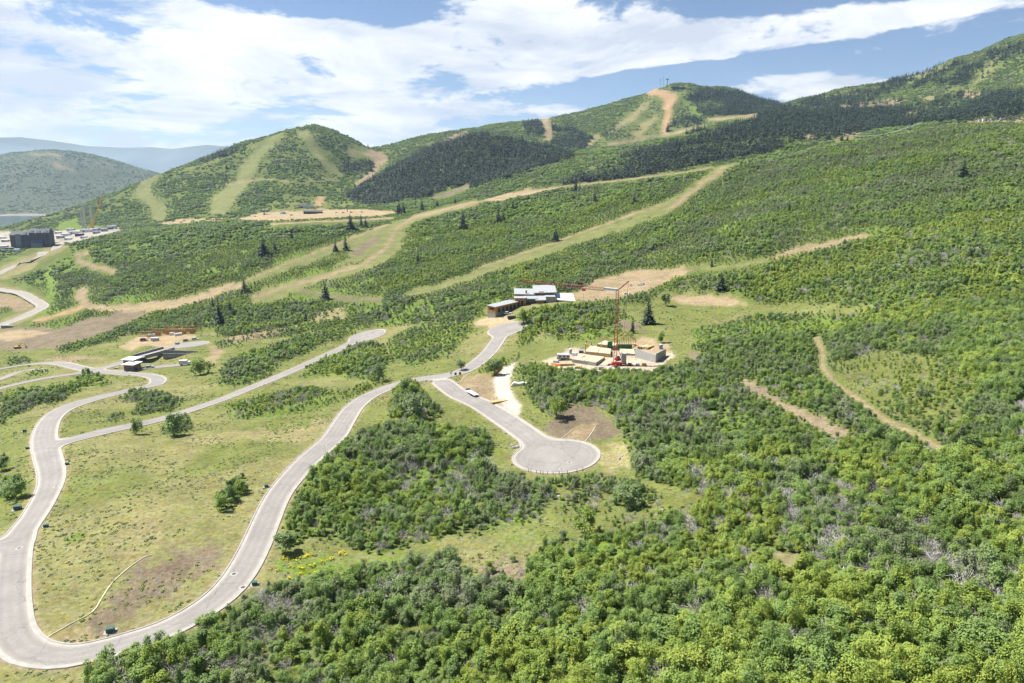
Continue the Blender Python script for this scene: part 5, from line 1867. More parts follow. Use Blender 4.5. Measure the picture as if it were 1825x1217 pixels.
# ---------------------------------------------------------------- vehicles
def make_car(name, paint, label, cat, loc, rz, L_=4.8, W2=1.9, H2=1.7, suv=True):
    t = thing(name, label, cat, loc, rz)
    h = L_ / 2
    side = [(-h, .45), (h, .45), (h, .85), (h * .92, 1.0), (h * .45, 1.08), (-h * .98, 1.1), (-h, .8)]
    MB().prism(side, -W2 / 2, W2 / 2).build('body', paint, t)
    cab = [(-h * .93, 1.08), (h * .42, 1.08), (h * .12, H2 * .97), (-h * .10, H2), (-h * .78, H2 * .97)]
    MB().prism(cab, -W2 / 2 + .14, W2 / 2 - .14).build('cabin', M_GLASS, t)
    MB().box(-h * .74, h * .10, -W2 / 2 + .18, W2 / 2 - .18, H2 * .975, H2 * 1.02).build('roof', paint, t)
    for x in (-h * .62, h * .62):
        for y in (-W2 / 2 + .05, W2 / 2 - .05):
            w = MB().bar((x, y - .12, .36), (x, y + .12, .36), .36, 10).build('wheel', M_TYRE, t)
            MB().bar((x, y - .135, .36), (x, y + .135, .36), .2, 8).build('rim', M_GREY, w)
    for y in (-W2 / 2 + .35, W2 / 2 - .35):
        MB().box(h - .02, h + .03, y - .2, y + .2, .68, .85).build('headlight', M_WHITE, t)
    return t


P_WHITE = mat('white_car_paint', (.75, .75, .76), .25, var=.03, spec=.5)
P_SILVER = mat('silver_car_paint', (.42, .44, .46), .3, var=.04, spec=.5)
P_DARK = mat('dark_car_paint', (.035, .04, .05), .25, var=.05, spec=.5)
P_BLUE = mat('blue_car_paint', (.05, .09, .16), .25, var=.05, spec=.5)


def facing(u0, v0, u1, v1):
    a, b = at(u0, v0), at(u1, v1)
    return math.atan2(b[1] - a[1], b[0] - a[0])


car_h = at(905, 560, .0)
cz_ = float(ground_z(car_h[0] + 2, car_h[1] + 4))
make_car('parked_car', P_WHITE, 'white car parked in front of the timber clad house', 'car', (car_h[0], car_h[1], car_h[2]), R(8), 5.2, 2, 1.75)
make_car('parked_car', P_SILVER, 'silver car parked near the stone abutment beside the bridge foot', 'car', at(316.5, 613.5), facing(310, 616, 322, 611))
make_car('parked_car', P_BLUE, 'dark car pointing towards the bulb of the parking lot', 'car', at(331, 608), R(80), 5.2)
make_car('parked_car', P_SILVER, 'grey car parked along the back kerb of the parking lot', 'car', at(348.5, 605.5), R(2), 5.4)
make_car('parked_car', P_SILVER, 'silver car parked on the lane below the gatehouse lawn', 'car', at(267, 655.5), facing(250, 658, 290, 653), 5.2)
make_car('parked_van', P_DARK, 'black van parked on the dirt in front of the framed house', 'van', at(257, 608), R(3), 6.4, 2.3, 2.5)
# cargo trailer
ct = thing('cargo_trailer', 'grey cargo trailer parked beside the black van', 'trailer', at(276.5, 608), R(2))
MB().box(-2.8, 2.8, -1.2, 1.2, .6, 2.8).build('body', M_GREY, ct)
MB().box(-2.85, 2.85, -1.25, 1.25, 2.8, 2.95).build('roof', M_WHITE, ct)
MB().bar((2.8, 0, .55), (4.2, 0, .5), .1).build('tow_bar', M_DARK, ct)
for x in (-.6, .4):
    for y in (-1.2, 1.2):
        MB().bar((x, y - .1, .36), (x, y + .1, .36), .36, 10).build('wheel', M_TYRE, ct)
# box truck
bt = thing('box_truck', 'white box truck at the end of the gatehouse lane', 'truck', at(330, 651), R(10))
MB().box(-3.4, 1.6, -1.2, 1.2, .9, 3.6).build('cargo_box', M_WHITE, bt)
MB().prism([(1.7, .6), (4.0, .6), (4.0, 1.6), (3.4, 2.7), (1.7, 2.7)], -1.1, 1.1).build('cab', P_WHITE, bt)
MB().prism([(3.52, 1.75), (4.03, 1.68), (3.5, 2.55)], -.95, .95).build('windscreen', M_GLASS, bt)
for x in (-2.2, 2.9):
    for y in (-1.05, 1.05):
        MB().bar((x, y - .15, .48), (x, y + .15, .48), .48, 10).build('wheel', M_TYRE, bt)
# dumpster
dm = thing('dumpster', 'dark steel dumpster beside the drive of the timber clad house', 'dumpster', at(912, 568), R(12))
MB().prism([(-2.6, 0.1), (2.4, 0.1), (2.8, 1.9), (-2.8, 1.9)], -1.2, 1.2).build('bin', M_DARK, dm)
for k in range(6):
    MB().box(-2.4 + .9 * k, -2.25 + .9 * k, -1.3, -1.2, .2, 1.8).build('rib', M_DARK, dm)
# excavator
ex = thing('excavator', 'yellow excavator working on the brown dirt field', 'excavator', at(32, 621), R(20))
for y in (-1.2, 1.2):
    MB().prism([(-2.0, .1), (2.0, .1), (2.4, .5), (2.0, .95), (-2.0, .95), (-2.4, .5)], y - .35, y + .35).build('track', M_TYRE, ex)
MB().box(-2.3, 1.6, -1.3, 1.3, 1.15, 2.2).build('upper_body', M_YEL, ex)
cb = MB().box(.1, 1.7, .2, 1.3, 2.2, 3.4, .12).build('cab', M_YEL, ex)
MB().box(.4, 1.75, .1, .19, 2.4, 3.2).build('window', M_GLASS, cb)
MB().box(-2.9, -2.2, -1.3, 1.3, 1.0, 2.0).build('counterweight', M_DARK, ex)
MB().bar((1.2, -.4, 1.9), (3.6, -.4, 4.9), .32).bar((3.6, -.4, 4.9), (5.6, -.4, 4.2), .28).build('boom', M_YEL, ex)
MB().bar((5.5, -.4, 4.4), (6.3, -.4, 1.6), .24).build('stick', M_YEL, ex)
MB().prism([(5.6, .4), (6.6, .3), (7.0, 1.2), (6.2, 1.8)], -1.0, .2).build('bucket', M_DARK, ex)

# ---------------------------------------------------------------- gatehouse, bridge, framed house
g1 = np.array(hit(224, 657, ZT)); g2 = np.array(hit(237, 660, ZT))
gh = thing('gatehouse', 'small brown stone gatehouse with two flat white roofs', 'gatehouse', tuple(g2), R(-12))
for nm, (x0, x1, y0, y1, h) in (('front', (-3.4, 3.6, -3.5, 3.0, 4.0)), ('back', (-9.6, -2.0, 3.4, 9.5, 5.2))):
    w_ = MB().box(x0, x1, y0, y1, -2, h).build('wall', M_BRICK, gh)
    MB().slab(x0 - 1.1, x1 + 1.1, y0 - 1.1, y1 + 1.1, h + .75, .3, (.1, .3)).build('roof', M_WHITE, gh)
    for k in range(3):
        w_ = MB().box(x0 + .9 + 2.0 * k, x0 + 2.3 + 2.0 * k, y0 - .06, y0 - .005, 1.0, 2.6).build('window', M_GLASS, gh)
        MB().box(x0 + .8 + 2.0 * k, x0 + 2.4 + 2.0 * k, y0 - .12, y0 - .02, .85, .98).build('sill', M_CONC, w_)
    MB().box(x1 + .005, x1 + .06, y0 + 1.5, y0 + 2.8, .1, 2.5).build('door', M_DARK, gh)
rk = thing('boulder', 'pale boulder in the bed beside the gatehouse', 'boulder', at(208, 657))
MB().prism([(-1.2, -.2), (1.1, -.2), (1.3, .4), (.5, .9), (-.8, .8)], -.7, .8).build('stone', M_CONC, rk)

b0 = np.array(hit(248, 636, Z0)); b1 = np.array(hit(301, 621.5, Z0))
bc_ = (b0 + b1) / 2
br_ = thing('road_bridge', 'grey concrete bridge with dark parapets carrying the road to the parking lot', 'bridge', tuple(bc_), math.atan2(b1[1] - b0[1], b1[0] - b0[0]))
bl = np.linalg.norm((b1 - b0)[:2]) / 2
dzb = (b1[2] - b0[2]) / 2


def tilt_box(x0, x1, y0, y1, z0, z1):
    k = dzb / bl
    return MB().hexa([(x0, y0, z0 + k * x0), (x1, y0, z0 + k * x1), (x1, y1, z0 + k * x1), (x0, y1, z0 + k * x0), (x0, y0, z1 + k * x0), (x1, y0, z1 + k * x1), (x1, y1, z1 + k * x1), (x0, y1, z1 + k * x0)])


tilt_box(-bl, bl, -4.6, 4.6, -1.3, -.12).build('deck', M_CONC, br_)
for s_ in (-1, 1):
    n_seg = 9
    for k in range(n_seg):
        xa = -bl + 2 * bl * (k + .01) / n_seg; xb = -bl + 2 * bl * (k + .99) / n_seg
        tilt_box(xa, xb, s_ * 4.95 - .25, s_ * 4.95 + .25, -.9, 1.35).build('parapet_panel', M_STONE, br_)
    tilt_box(-bl, bl, s_ * 4.95 - .35, s_ * 4.95 + .35, 1.36, 1.5).build('coping', M_CONC, br_)
MB().box(bl * .45, bl * .62, -6.0, 5.2, -8, -1.3 + dzb * .5).build('abutment', M_CONC, br_)
aw = thing('abutment_wall', 'dark grey stone wing wall stepping down beside the bridge', 'wall', at(318, 632), 0)
pa = np.array(hit(291, 640, ZT)) - np.array(aw.location); pb = np.array(hit(349, 629, ZT)) - np.array(aw.location)
for tier, (dy, h0, h1) in enumerate(((0, -3, 4.2), (3.0, -1, 6.2))):
    for k in range(12):
        f0, f1 = (k + .01) / 12, (k + .99) / 12
        q0, q1 = pa + (pb - pa) * f0, pa + (pb - pa) * f1
        t0 = pa[2] + h1 - 1.3 * f0 * tier; t1 = pa[2] + h1 - 1.3 * f1 * tier
        MB().hexa([(q0[0], q0[1] + dy, pa[2] + h0), (q1[0], q1[1] + dy, pa[2] + h0), (q1[0], q1[1] + dy + .6, pa[2] + h0), (q0[0], q0[1] + dy + .6, pa[2] + h0),
                   (q0[0], q0[1] + dy, t0), (q1[0], q1[1] + dy, t1), (q1[0], q1[1] + dy + .6, t1), (q0[0], q0[1] + dy + .6, t0)]).build('stone_course', M_STONE, aw)

fx, fy, fz = hit(302, 598, ZT)
fr_ = thing('timber_framed_house', 'open orange timber framing of a new house above the parking lot', 'house', (fx, fy, fz), R(2))
pf = F / fy
g = random.Random(5)
runs = [(-26, -14, 0, 3.4), (-20, 6, 6, 4.6), (-4, 10, 3, 4.2), (8, 22, 1, 5.4), (-10, 18, 11, 5.8), (12, 24, 9, 6.4)]
for (x0, x1, y, h) in runs:
    n = int((x1 - x0) / 1.0)
    for k in range(n + 1):
        x = x0 + (x1 - x0) * k / n
        MB().box(x - .13, x + .13, y - .12, y + .12, -.8, h).build('stud', M_WOOD, fr_)
    MB().box(x0 - .2, x1 + .2, y - .2, y + .2, h, h + .35).build('top_plate', M_LUMBER, fr_)
    MB().box(x0 - .2, x1 + .2, y - .2, y + .2, -.9, -.55).build('sole_plate', M_LUMBER, fr_)
for (x, y, h) in ((-19, 6, 4.8), (-6, 6, 5.0), (11, 9, 6.7), (18, 9, 6.7), (23, 9, 6.7), (2, 11, 6.0)):
    MB().bar((x, y, h), (x + 2.2, y + .5, h + 2.4), .22).bar((x + 2.2, y + .5, h + 2.4), (x + 4.4, y, h), .22).build('truss', M_WOOD, fr_)
for (x0, x1, y, h) in ((-13, -8, 2.5, 3), (1, 6, 2.0, 3.2), (9, 14, .5, 4), (17, 21, .7, 4)):
    MB().box(x0, x1, y, y + .2, -.6, h).build('sheathing_board', M_WOOD, fr_)
for k, (u, v, w) in enumerate(((268, 600, 4.5), (278, 599, 5), (307, 597, 4), (318, 598, 6))):
    t = thing('wrapped_pallet', ['leftmost white wrapped pallet in front of the framed house', 'second white wrapped pallet from the left by the framed house', 'third white wrapped pallet from the left by the framed house', 'rightmost and widest white wrapped pallet by the framed house'][k], 'pallet', at(u, v), R(10 * k))
    MB().box(-w / 2, w / 2, -1.2, 1.2, .2, 2.2, .15).build('wrap', M_WHITE, t)
    MB().box(-w / 2 - .1, w / 2 + .1, -1.3, 1.3, -.2, .18).build('pallet_base', M_LUMBER, t)

# ---------------------------------------------------------------- roadside fittings
UTIL = [(32, 908, 1.3, 'green transformer box on a concrete pad beside the left road bend'), (82, 939, .8, 'small green utility box at the inside kerb of the left road'), (120, 828, .8, 'small green utility box near the side road junction'),
        (197, 1126, 1.0, 'green utility box at the bottom of the meadow by the road'), (454, 1042, .8, 'green utility box outside the lower road curve'), (475, 868, .8, 'green utility box on the verge of the long road curve'),
        (49, 800, .8, 'dark utility box left of the side road junction'), (44, 769, .9, 'utility box on the left verge above the junction'), (613, 635, .9, 'utility box beside the upper part of the side road'),
        (52, 653, 1.0, 'dark utility box beside the upper estate road'), (636, 699, .8, 'utility box on the bank above the road bend')]
for (u, v, s_, lab) in UTIL:
    s_ *= .72
    t = thing('utility_box', lab, 'utility box', at(u, v), R(15))
    MB().box(-1.5 * s_, 1.5 * s_, -1.2 * s_, 1.2 * s_, -.3, .1).build('pad', M_CONC, t)
    MB().prism([(-.7 * s_, .1), (.7 * s_, .1), (.7 * s_, .8 * s_), (-.7 * s_, 1.25 * s_)], -.9 * s_, .9 * s_, axis='x').build('cabinet', M_UTIL, t)
    MB().box(-.95 * s_, .95 * s_, -.78 * s_, .85 * s_, 1.26 * s_, 1.34 * s_).build('lid', M_UTIL, t)
MANH = [(34, 977, 'manhole cover in the left road'), (100, 868, 'manhole cover in the road above the left bend'), (417, 1023, 'manhole cover in the lower road curve'), (578, 794, 'manhole cover in the middle of the long road curve'),
        (1015, 824, 'upper manhole cover in the cul-de-sac'), (1001, 836, 'lower manhole cover near the cul-de-sac kerb'), (433, 1048, 'drain cover at the right kerb of the lower road curve'), (768, 674, 'manhole cover at the road junction'), (86, 802, 'manhole cover at the side road junction')]
for (u, v, lab) in MANH:
    p = at(u, v)
    zc = float(gridsample(Z0, p[0] / p[1], math.log(p[1]))) + .055
    t = thing('manhole_cover', lab, 'manhole', (p[0], p[1], zc))
    # lie in the road plane
    e = 1.0
    gx_ = (zroad(p[0] + e, p[1]) - zroad(p[0] - e, p[1])) / 2; gy_ = (zroad(p[0], p[1] + e) - zroad(p[0], p[1] - e)) / 2
    n = 18
    ringm = MB()
    for (r0, r1, nm, m_) in ((0, .42, 'lid', M_DARK), (.46, .85, 'concrete_collar', M_KERB)):
        mb = MB()
        for k in range(n):
            a0, a1 = 2 * math.pi * k / n, 2 * math.pi * (k + 1) / n
            P = [(r0 * math.cos(a0), r0 * math.sin(a0)), (r1 * math.cos(a0), r1 * math.sin(a0)), (r1 * math.cos(a1), r1 * math.sin(a1)), (r0 * math.cos(a1), r0 * math.sin(a1))]
            i = len(mb.v)
            mb.v += [(x, y, gx_ * x + gy_ * y) for x, y in P]
            mb.f.append((i, i + 1, i + 2, i + 3))
        mb.build(nm, m_, t)
# marker posts behind the cul-de-sac kerb
ord_ = ['first', 'second', 'third', 'fourth', 'fifth', 'sixth', 'seventh', 'eighth', 'ninth', 'tenth', 'eleventh', 'twelfth']
bcx, bcy, bcz = hit(991, 813.5, Z0)
for k, u in enumerate((943, 947, 957, 963, 967, 974, 982, 991, 1003, 1018, 1028)):
    an = math.atan2(-1, (u - 991) / 52)
    rr = 13.3 + 1.75
    x, y = bcx + rr * math.sin((u - 991) / 88 * 1.2), bcy - rr * math.cos((u - 991) / 88 * 1.2)
    t = thing('marker_post', ord_[k] + ' dark post from the left behind the cul-de-sac kerb', 'post', (x, y, float(ground_z(x, y))), 0, 'posts behind the cul-de-sac kerb')
    MB().box(-.08, .08, -.07, .07, -.3, 1.15).build('shaft', M_DARK, t)
    MB().box(-.09, .09, -.08, .08, .9, 1.02).build('reflector', M_RED if k % 3 == 2 else M_WHITE, t)
# street sign at the junction
ss = thing('street_sign', 'thin street sign pole at the road junction', 'sign', at(804, 674))
MB().bar((0, 0, -.2), (0, 0, 3.6), .07, 6).build('pole', M_DARK, ss)
MB().box(-.05, .9, -.02, .02, 3.3, 3.6).build('name_blade', M_UTIL, ss)
st = MB()
for k in range(8):
    a0, a1 = math.pi / 8 + math.pi / 4 * k, math.pi / 8 + math.pi / 4 * (k + 1)
    st.v += [(0, -.1, 2.5), (.42 * math.cos(a0), -.1, 2.5 + .42 * math.sin(a0)), (.42 * math.cos(a1), -.1, 2.5 + .42 * math.sin(a1))]
    st.f.append((3 * k, 3 * k + 1, 3 * k + 2))
st.build('stop_plate', M_RED, ss)
for k, u in enumerate((812, 820)):
    t = thing('site_sign', ('left' if k == 0 else 'right') + ' small dark board by the junction verge', 'sign', at(u, 671 - k))
    MB().box(-.5, .5, -.04, .04, .7, 1.9).build('board', M_DARK, t)
    for x in (-.42, .42):
        MB().box(x - .05, x + .05, .05, .13, -.3, 1.8).build('leg', M_LUMBER, t)
# straw wattles
for line, lab, rad in (([(83, 1137), (125, 1113), (165, 1092), (180, 1070), (196, 1045), (212, 1028), (235, 1008), (258, 992), (270, 988)], 'long straw wattle snaking across the meadow', .13),
                       ([(820, 682), (826, 674), (838, 665)], 'pale straw wattle at the edge of the dirt bank', .14), ([(995, 786), (1010, 774), (1022, 764)], 'straw wattle across the bare soil mound', .11), ([(1037, 792), (1050, 778), (1062, 758)], 'straw wattle down the side of the soil mound', .11)):
    P = dense(line, 1.2)
    t = thing('straw_wattle', lab, 'wattle', (P[0][0], P[0][1], float(ground_z(*P[0]))))
    mb = MB()
    Q = [np.array((p[0], p[1], float(ground_z(*p)) + rad * .7)) - np.array(t.location) for p in P]
    for a_, b_ in zip(Q[:-1], Q[1:]):
        mb.bar(a_, b_, rad, 6)
    mb.build('straw_roll', M_STRAW, t)
# yellow flowers: blossom heads over leaves
FL = [(505, 996), (512, 998), (518, 1010), (496, 1018), (528, 1000), (535, 996), (545, 994), (548, 992), (556, 990), (552, 1010), (560, 1008), (540, 1013), (534, 1014), (562, 1024), (515, 1032), (588, 999), (592, 996), (610, 986), (614, 990), (534, 1025), (572, 1003), (812, 994), (808, 1000), (605, 988)]
for k, (u, v) in enumerate(FL):
    p = at(u, v)
    t = thing('flowering_plant', 'bright yellow flowering plant on the meadow below the lone dark tree' if u < 700 else 'yellow flowering plant at the edge of the lower wood', 'flower', p, k, 'yellow flowering plants')
    gg = random.Random(k)
    mb, ml = MB(), MB()
    for q in range(9):
        x, y, z = gg.gauss(0, .3), gg.gauss(0, .3), gg.uniform(.2, .5)
        mb.hexa([(x - .09, y - .09, z), (x + .09, y - .09, z), (x + .09, y + .09, z), (x - .09, y + .09, z), (x - .07, y - .07, z + .1), (x + .07, y - .07, z + .1), (x + .07, y + .07, z + .1), (x - .07, y + .07, z + .1)])
        ml.bar((x * .4, y * .4, 0), (x, y, z), .03, 3)
    mb.build('blossom', M_YELLOW, t); ml.build('stem', M_SAGE, t)
# stones and loose rubble
for k, (u, v, s_, lab) in enumerate(((916, 799, 1.4, 'pale rubble heap at the left kerb of the cul-de-sac'), (1170 - 66, 815, .9, 'light log lying on the dry slope right of the cul-de-sac'), (938, 684, .8, 'pale stone right of the tarp covered stack'), (986, 885, 1.0, 'pale rock below the cul-de-sac posts'), (1170, 918, 1.1, 'pale rock on the open slope below the lone bush'), (1115, 524, 2.4, 'pale rock heap on the tan bank behind the crane'), (1139, 507, 3.0, 'pale rock strip in the middle of the tan bank'))):
    t = thing('rock_pile', lab, 'rock', at(u, v), k)
    gg = random.Random(k + 40)
    for q in range(5):
        x, y, r = gg.gauss(0, s_), gg.gauss(0, s_ * .6), gg.uniform(.35, .7) * s_
        MB().hexa([(x - r, y - r * .8, -.2), (x + r * .9, y - r, -.2), (x + r, y + r * .7, -.2), (x - r * .8, y + r, -.2), (x - r * .6, y - r * .4, r * .7), (x + r * .5, y - r * .6, r * .8), (x + r * .6, y + r * .4, r * .6), (x - r * .4, y + r * .6, r * .75)]).build('stone', M_KERB, t)

# ---------------------------------------------------------------- the valley beyond
lx, ly, lz = hit(60, 438, ZT)
pl = F / ly
lodge = thing('mountain_lodge', 'large dark slate lodge with pitched charcoal roofs beside the pale construction flat', 'lodge', (lx, ly, lz), R(14))
LW, LD, LH = 60 / pl, 26.0, 20 / pl
MB().box(-LW / 2, LW / 2, -LD / 2, LD / 2, -14, LH).build('wall', M_SLATE, lodge)
MB().box(-LW * .36, -LW * .22, -LD / 2 - 1.2, -LD / 2 + .2, -14, LH * 1.08).build('stair_tower', M_SLATE2, lodge)
def gable(x0, x1, y0, y1, z, h, name='roof'):
    mb = MB()
    yc = (y0 + y1) / 2
    mb.v = [(x0, y0, z), (x1, y0, z), (x1, y1, z), (x0, y1, z), (x0 + 2, yc, z + h), (x1 - 2, yc, z + h)]
    mb.f = [(0, 1, 5, 4), (2, 3, 4, 5), (1, 2, 5), (3, 0, 4), (3, 2, 1, 0)]
    return mb.build(name, M_SHINGLE, lodge)
gable(-LW / 2 - 1.5, LW * .1, -LD / 2 - 2, LD / 2 + 2, LH, 6.5)
gable(-LW * .02, LW / 2 + 1.5, -LD / 2 - 2, LD / 2 + 2, LH + 3.2, 7.5)
MB().box(0, LW / 2, -LD / 2 + .05, LD / 2 - .05, LH, LH + 3.2).build('upper_wall', M_SLATE, lodge)
for k in range(4):
    x = -LW * .16 + LW * .18 * k
    gable(x, x + 7, -LD / 2 - 2.6, -LD / 2 + 8, LH + .6 + (3.2 if x > 0 else 0), 4.2, 'dormer')
MB().box(LW * .05, LW * .34, -LD / 2 - 7, -LD / 2, -14, LH * .3).build('porch_wall', M_SLATE2, lodge)
gable(LW * .03, LW * .36, -LD / 2 - 8.5, -LD / 2 + .0, LH * .3, 5.5, 'porch_roof')
for k in range(3):
    MB().box(LW * (.2 + .07 * k), LW * (.2 + .07 * k) + 1.6, 0, 1.6, LH + 6, LH + 12.5).build('chimney', M_SLATE2, lodge)
for fl_ in range(5):
    for k in range(13):
        x = -LW * .47 + LW * .94 * k / 12.6
        if -LW * .38 < x < -LW * .24:
            continue
        MB().box(x, x + 2.0, -LD / 2 - .12, -LD / 2 - .01, -2 + fl_ * (LH + 2) / 5.4, fl_ * (LH + 2) / 5.4).build('window', M_GLASS, lodge)

# tower cranes on the flat: foot pixel, mast top pixel, jib tips
M_CRW = mat('weathered_pale_crane', (.52, .53, .48), .6, var=.1)
for (u0, v0, u1, v1, ja, jb, m_, lab) in (
        (148, 407, 145.5, 380, (95, 378.5), (152, 378.5), M_CRW, 'shorter pale tower crane with its jib pointing left'), (153, 407, 148.5, 369, (130, 368.5), (156, 368), M_CRW, 'taller pale tower crane of the close pair'),
        (166, 408, 161, 371, (206, 360), (156, 367), M_CRW, 'pale tower crane with its jib pointing right')):
    x, y, z = hit(u0, v0, ZT)
    p = F / y
    H3 = (v0 - v1) / p * 1.02
    t = thing('tower_crane', lab, 'crane', (x, y, z))
    MB().lattice((0, 0, -1), (0, 0, H3), 2.6, 4.0, .42).build('mast', m_, t)
    sL = (ja[0] - u1) / p; sR = (jb[0] - u1) / p
    MB().lattice((0, 0, H3), (sL, 6, H3 + (v1 - ja[1]) / p), 1.5, 4.0, .22).build('jib', m_, t)
    MB().lattice((0, 0, H3), (sR, -2, H3), 1.6, 3.0, .26).build('counter_jib', m_, t)
    MB().bar((0, 0, H3), (0, 0, H3 + 6), .7, 4, .25).build('apex', m_, t)
    MB().box(sR - 1.5, sR + 1.5, -3.5, -1, H3 - 4, H3 - .5).build('counterweight', M_CONC, t)
    MB().box(-1.2, 1.2, -3.0, -1.4, H3 - 2.6, H3).build('cab', M_GREY, t)
x, y, z = hit(163, 409, ZT); p = F / y
mc = thing('crawler_crane', 'yellow lattice boom crane leaning right beside the tower cranes', 'crane', (x, y, z))
tipx, tiph = (189 - 163) / p, (409 - 350) / p
MB().lattice((0, 0, 2.5), (tipx, 2, tiph), 1.8, 4.0, .2).build('boom', M_YEL, mc)
MB().box(-4, 3, -2.2, 2.2, 1.6, 4.2).build('cab_body', M_YEL, mc)
for s_ in (-2.4, 2.4):
    MB().box(-4.5, 4.5, s_ - .7, s_ + .7, -.4, 1.6).build('track', M_DARK, mc)
MB().lattice((-2, 0, 4), (3, 0, 19), 1.6, 3, .25).build('mast', M_YEL, mc)
# site cabins, trailers and heaps on the flat
g = random.Random(11)
CAB = [(108, 424, 14, 1), (118, 420, 18, 0), (132, 416, 22, 0), (142, 420, 16, 2), (155, 413, 24, 0), (168, 411, 20, 1), (178, 409.5, 20, 0), (190, 408, 24, 2), (200, 407, 18, 0), (172, 416, 12, 1), (122, 427, 14, 0), (150, 424, 12, 0), (3, 425, 20, 0), (10, 431, 16, 1), (5, 443, 18, 0), (18, 446, 12, 2), (126, 411, 16, 0), (104, 416, 14, 0), (186, 412, 12, 1), (30, 449, 9, 0)]
side_ = ['pale', 'white', 'grey']
for k, (u, v, w, kind) in enumerate(CAB):
    x, y, z = hit(u, v, ZT)
    where = 'left of the dark lodge' if u < 40 else ('below the tower cranes' if 140 < u < 170 else ('right of the tower cranes' if u >= 170 else 'between the lodge and the tower cranes'))
    t = thing('site_cabin', ('white' if kind == 0 else 'grey' if kind == 1 else 'dark') + ' site cabin on the construction flat ' + where, 'cabin', (x, y, z), R(g.uniform(-12, 12)), 'site cabins on the construction flat')
    m_ = (M_WHITE, M_GREY, M_DARK)[kind]
    h = g.uniform(3, 5.5)
    MB().box(-w / 2, w / 2, -3.5, 3.5, -1.5, h).build('box', m_, t)
    MB().slab(-w / 2 - .3, w / 2 + .3, -3.8, 3.8, h + .6, .5).build('roof', (M_WHITE, M_WHITE, M_ROOFG)[kind], t)
    MB().box(-w * .3, -w * .1, -3.6, -3.51, .6, 2.6).build('window', M_GLASS, t)
for k, (u, v) in enumerate(((206, 407), (208.5, 407))):
    x, y, z = hit(u, v, ZT)
    t = thing('flag_mast', ('left' if k == 0 else 'right') + ' slender white mast at the right end of the construction flat', 'mast', (x, y, z))
    MB().bar((0, 0, -1), (0, 0, 16 - 5 * (k == 0)), .8, 6).build('pole', M_WHITE, t)
    MB().box(-1, 1, -.8, .8, 0, 1.6).build('base', M_CONC, t)
# valley truck
make_car('parked_van', P_WHITE, 'white van at the left edge below the dark lodge', 'van', at(9, 450), R(10), 9, 3.2, 4.0)
make_car('parked_car', P_WHITE, 'white car at the road end by the culvert wall', 'car', at(16, 581), R(10), 5.2)
cw = thing('culvert_headwall', 'pale concrete culvert headwall beside the valley road', 'headwall', at(12, 584))
MB().box(-5.5, 5.5, -.5, .5, -1, 2.2).build('wall', M_CONC, cw)
MB().box(-6.0, 6.0, -1.2, 2.5, 2.2, 2.6).build('cap', M_KERB, cw)

# ---------------------------------------------------------------- lift station and pylons
x, y, z = hit(473, 382, ZT); p = F / y
lt = thing('lift_terminal', 'blue chairlift terminal on a mast at the resort flat', 'lift terminal', (x, y, z), R(4))
MB().prism([(-9, 5.6), (9, 5.6), (9.8, 7.0), (8, 8.8), (-8, 8.8), (-9.8, 7.0)], -3, 3).build('housing', M_BLUE, lt)
MB().slab(-9, 9, -3.2, 3.2, 9.2, .35).build('roof', M_ROOFG, lt)
MB().box(-3.6, -1.2, -1.2, 1.2, -2, 5.6).build('mast', M_GREY, lt)
MB().bar((-1.5, 0, .5), (5, 0, 5.6), .6).build('strut', M_GREY, lt)
x, y, z = hit(560, 381, ZT)
ds = thing('day_lodge', 'low dark roofed building on the resort flat', 'building', (x, y, z), R(6))
MB().box(-20, 16, -6, 6, -2, 4.5).build('wall', M_SLATE, ds)
MB().slab(-22, 18, -7.5, 7.5, 5.6, .6, (.8, 1.5)).build('roof', M_SHINGLE, ds)
for k in range(8):
    MB().box(-18 + 4.2 * k, -15.5 + 4.2 * k, -6.1, -6.01, .8, 3.2).build('window', M_GLASS, ds)
x, y, z = hit(545, 370, ZT)
d2 = thing('maintenance_shed', 'long brown shed behind the dark roofed building', 'shed', (x, y, z), R(8))
MB().box(-16, 18, -5, 5, -2, 5).build('wall', M_WHITE, d2)
MB().slab(-22, 20, -6.5, 6.5, 6.4, .6, (1.5, 1.2)).build('roof', M_DARK, d2)
MB().box(-10, -6, -5.1, -5.01, 0, 3.6).build('door', M_DARK, d2)
x, y, z = hit(504, 381, ZT)
gp = thing('gravel_heap', 'grey gravel heap beside the chairlift terminal', 'gravel heap', (x, y, z))
mb = MB()
ring = [(10 * math.cos(a_) * (1 + .1 * math.sin(3 * a_)), 5 * math.sin(a_), -1) for a_ in np.linspace(0, 2 * math.pi, 15)[:-1]]
mb.v = ring + [(a_ * .5 - .6, b_ * .5, 4.2 + .4 * math.sin(a_)) for a_, b_, _ in ring] + [(0, 0, 5.6)]
for k in range(14):
    mb.f += [(k, (k + 1) % 14, 14 + (k + 1) % 14, 14 + k), (14 + k, 14 + (k + 1) % 14, 28)]
mb.build('stones', mat('grey_gravel', (.30, .30, .31), .95, var=.3, scale=1.0, bump=.5), gp)

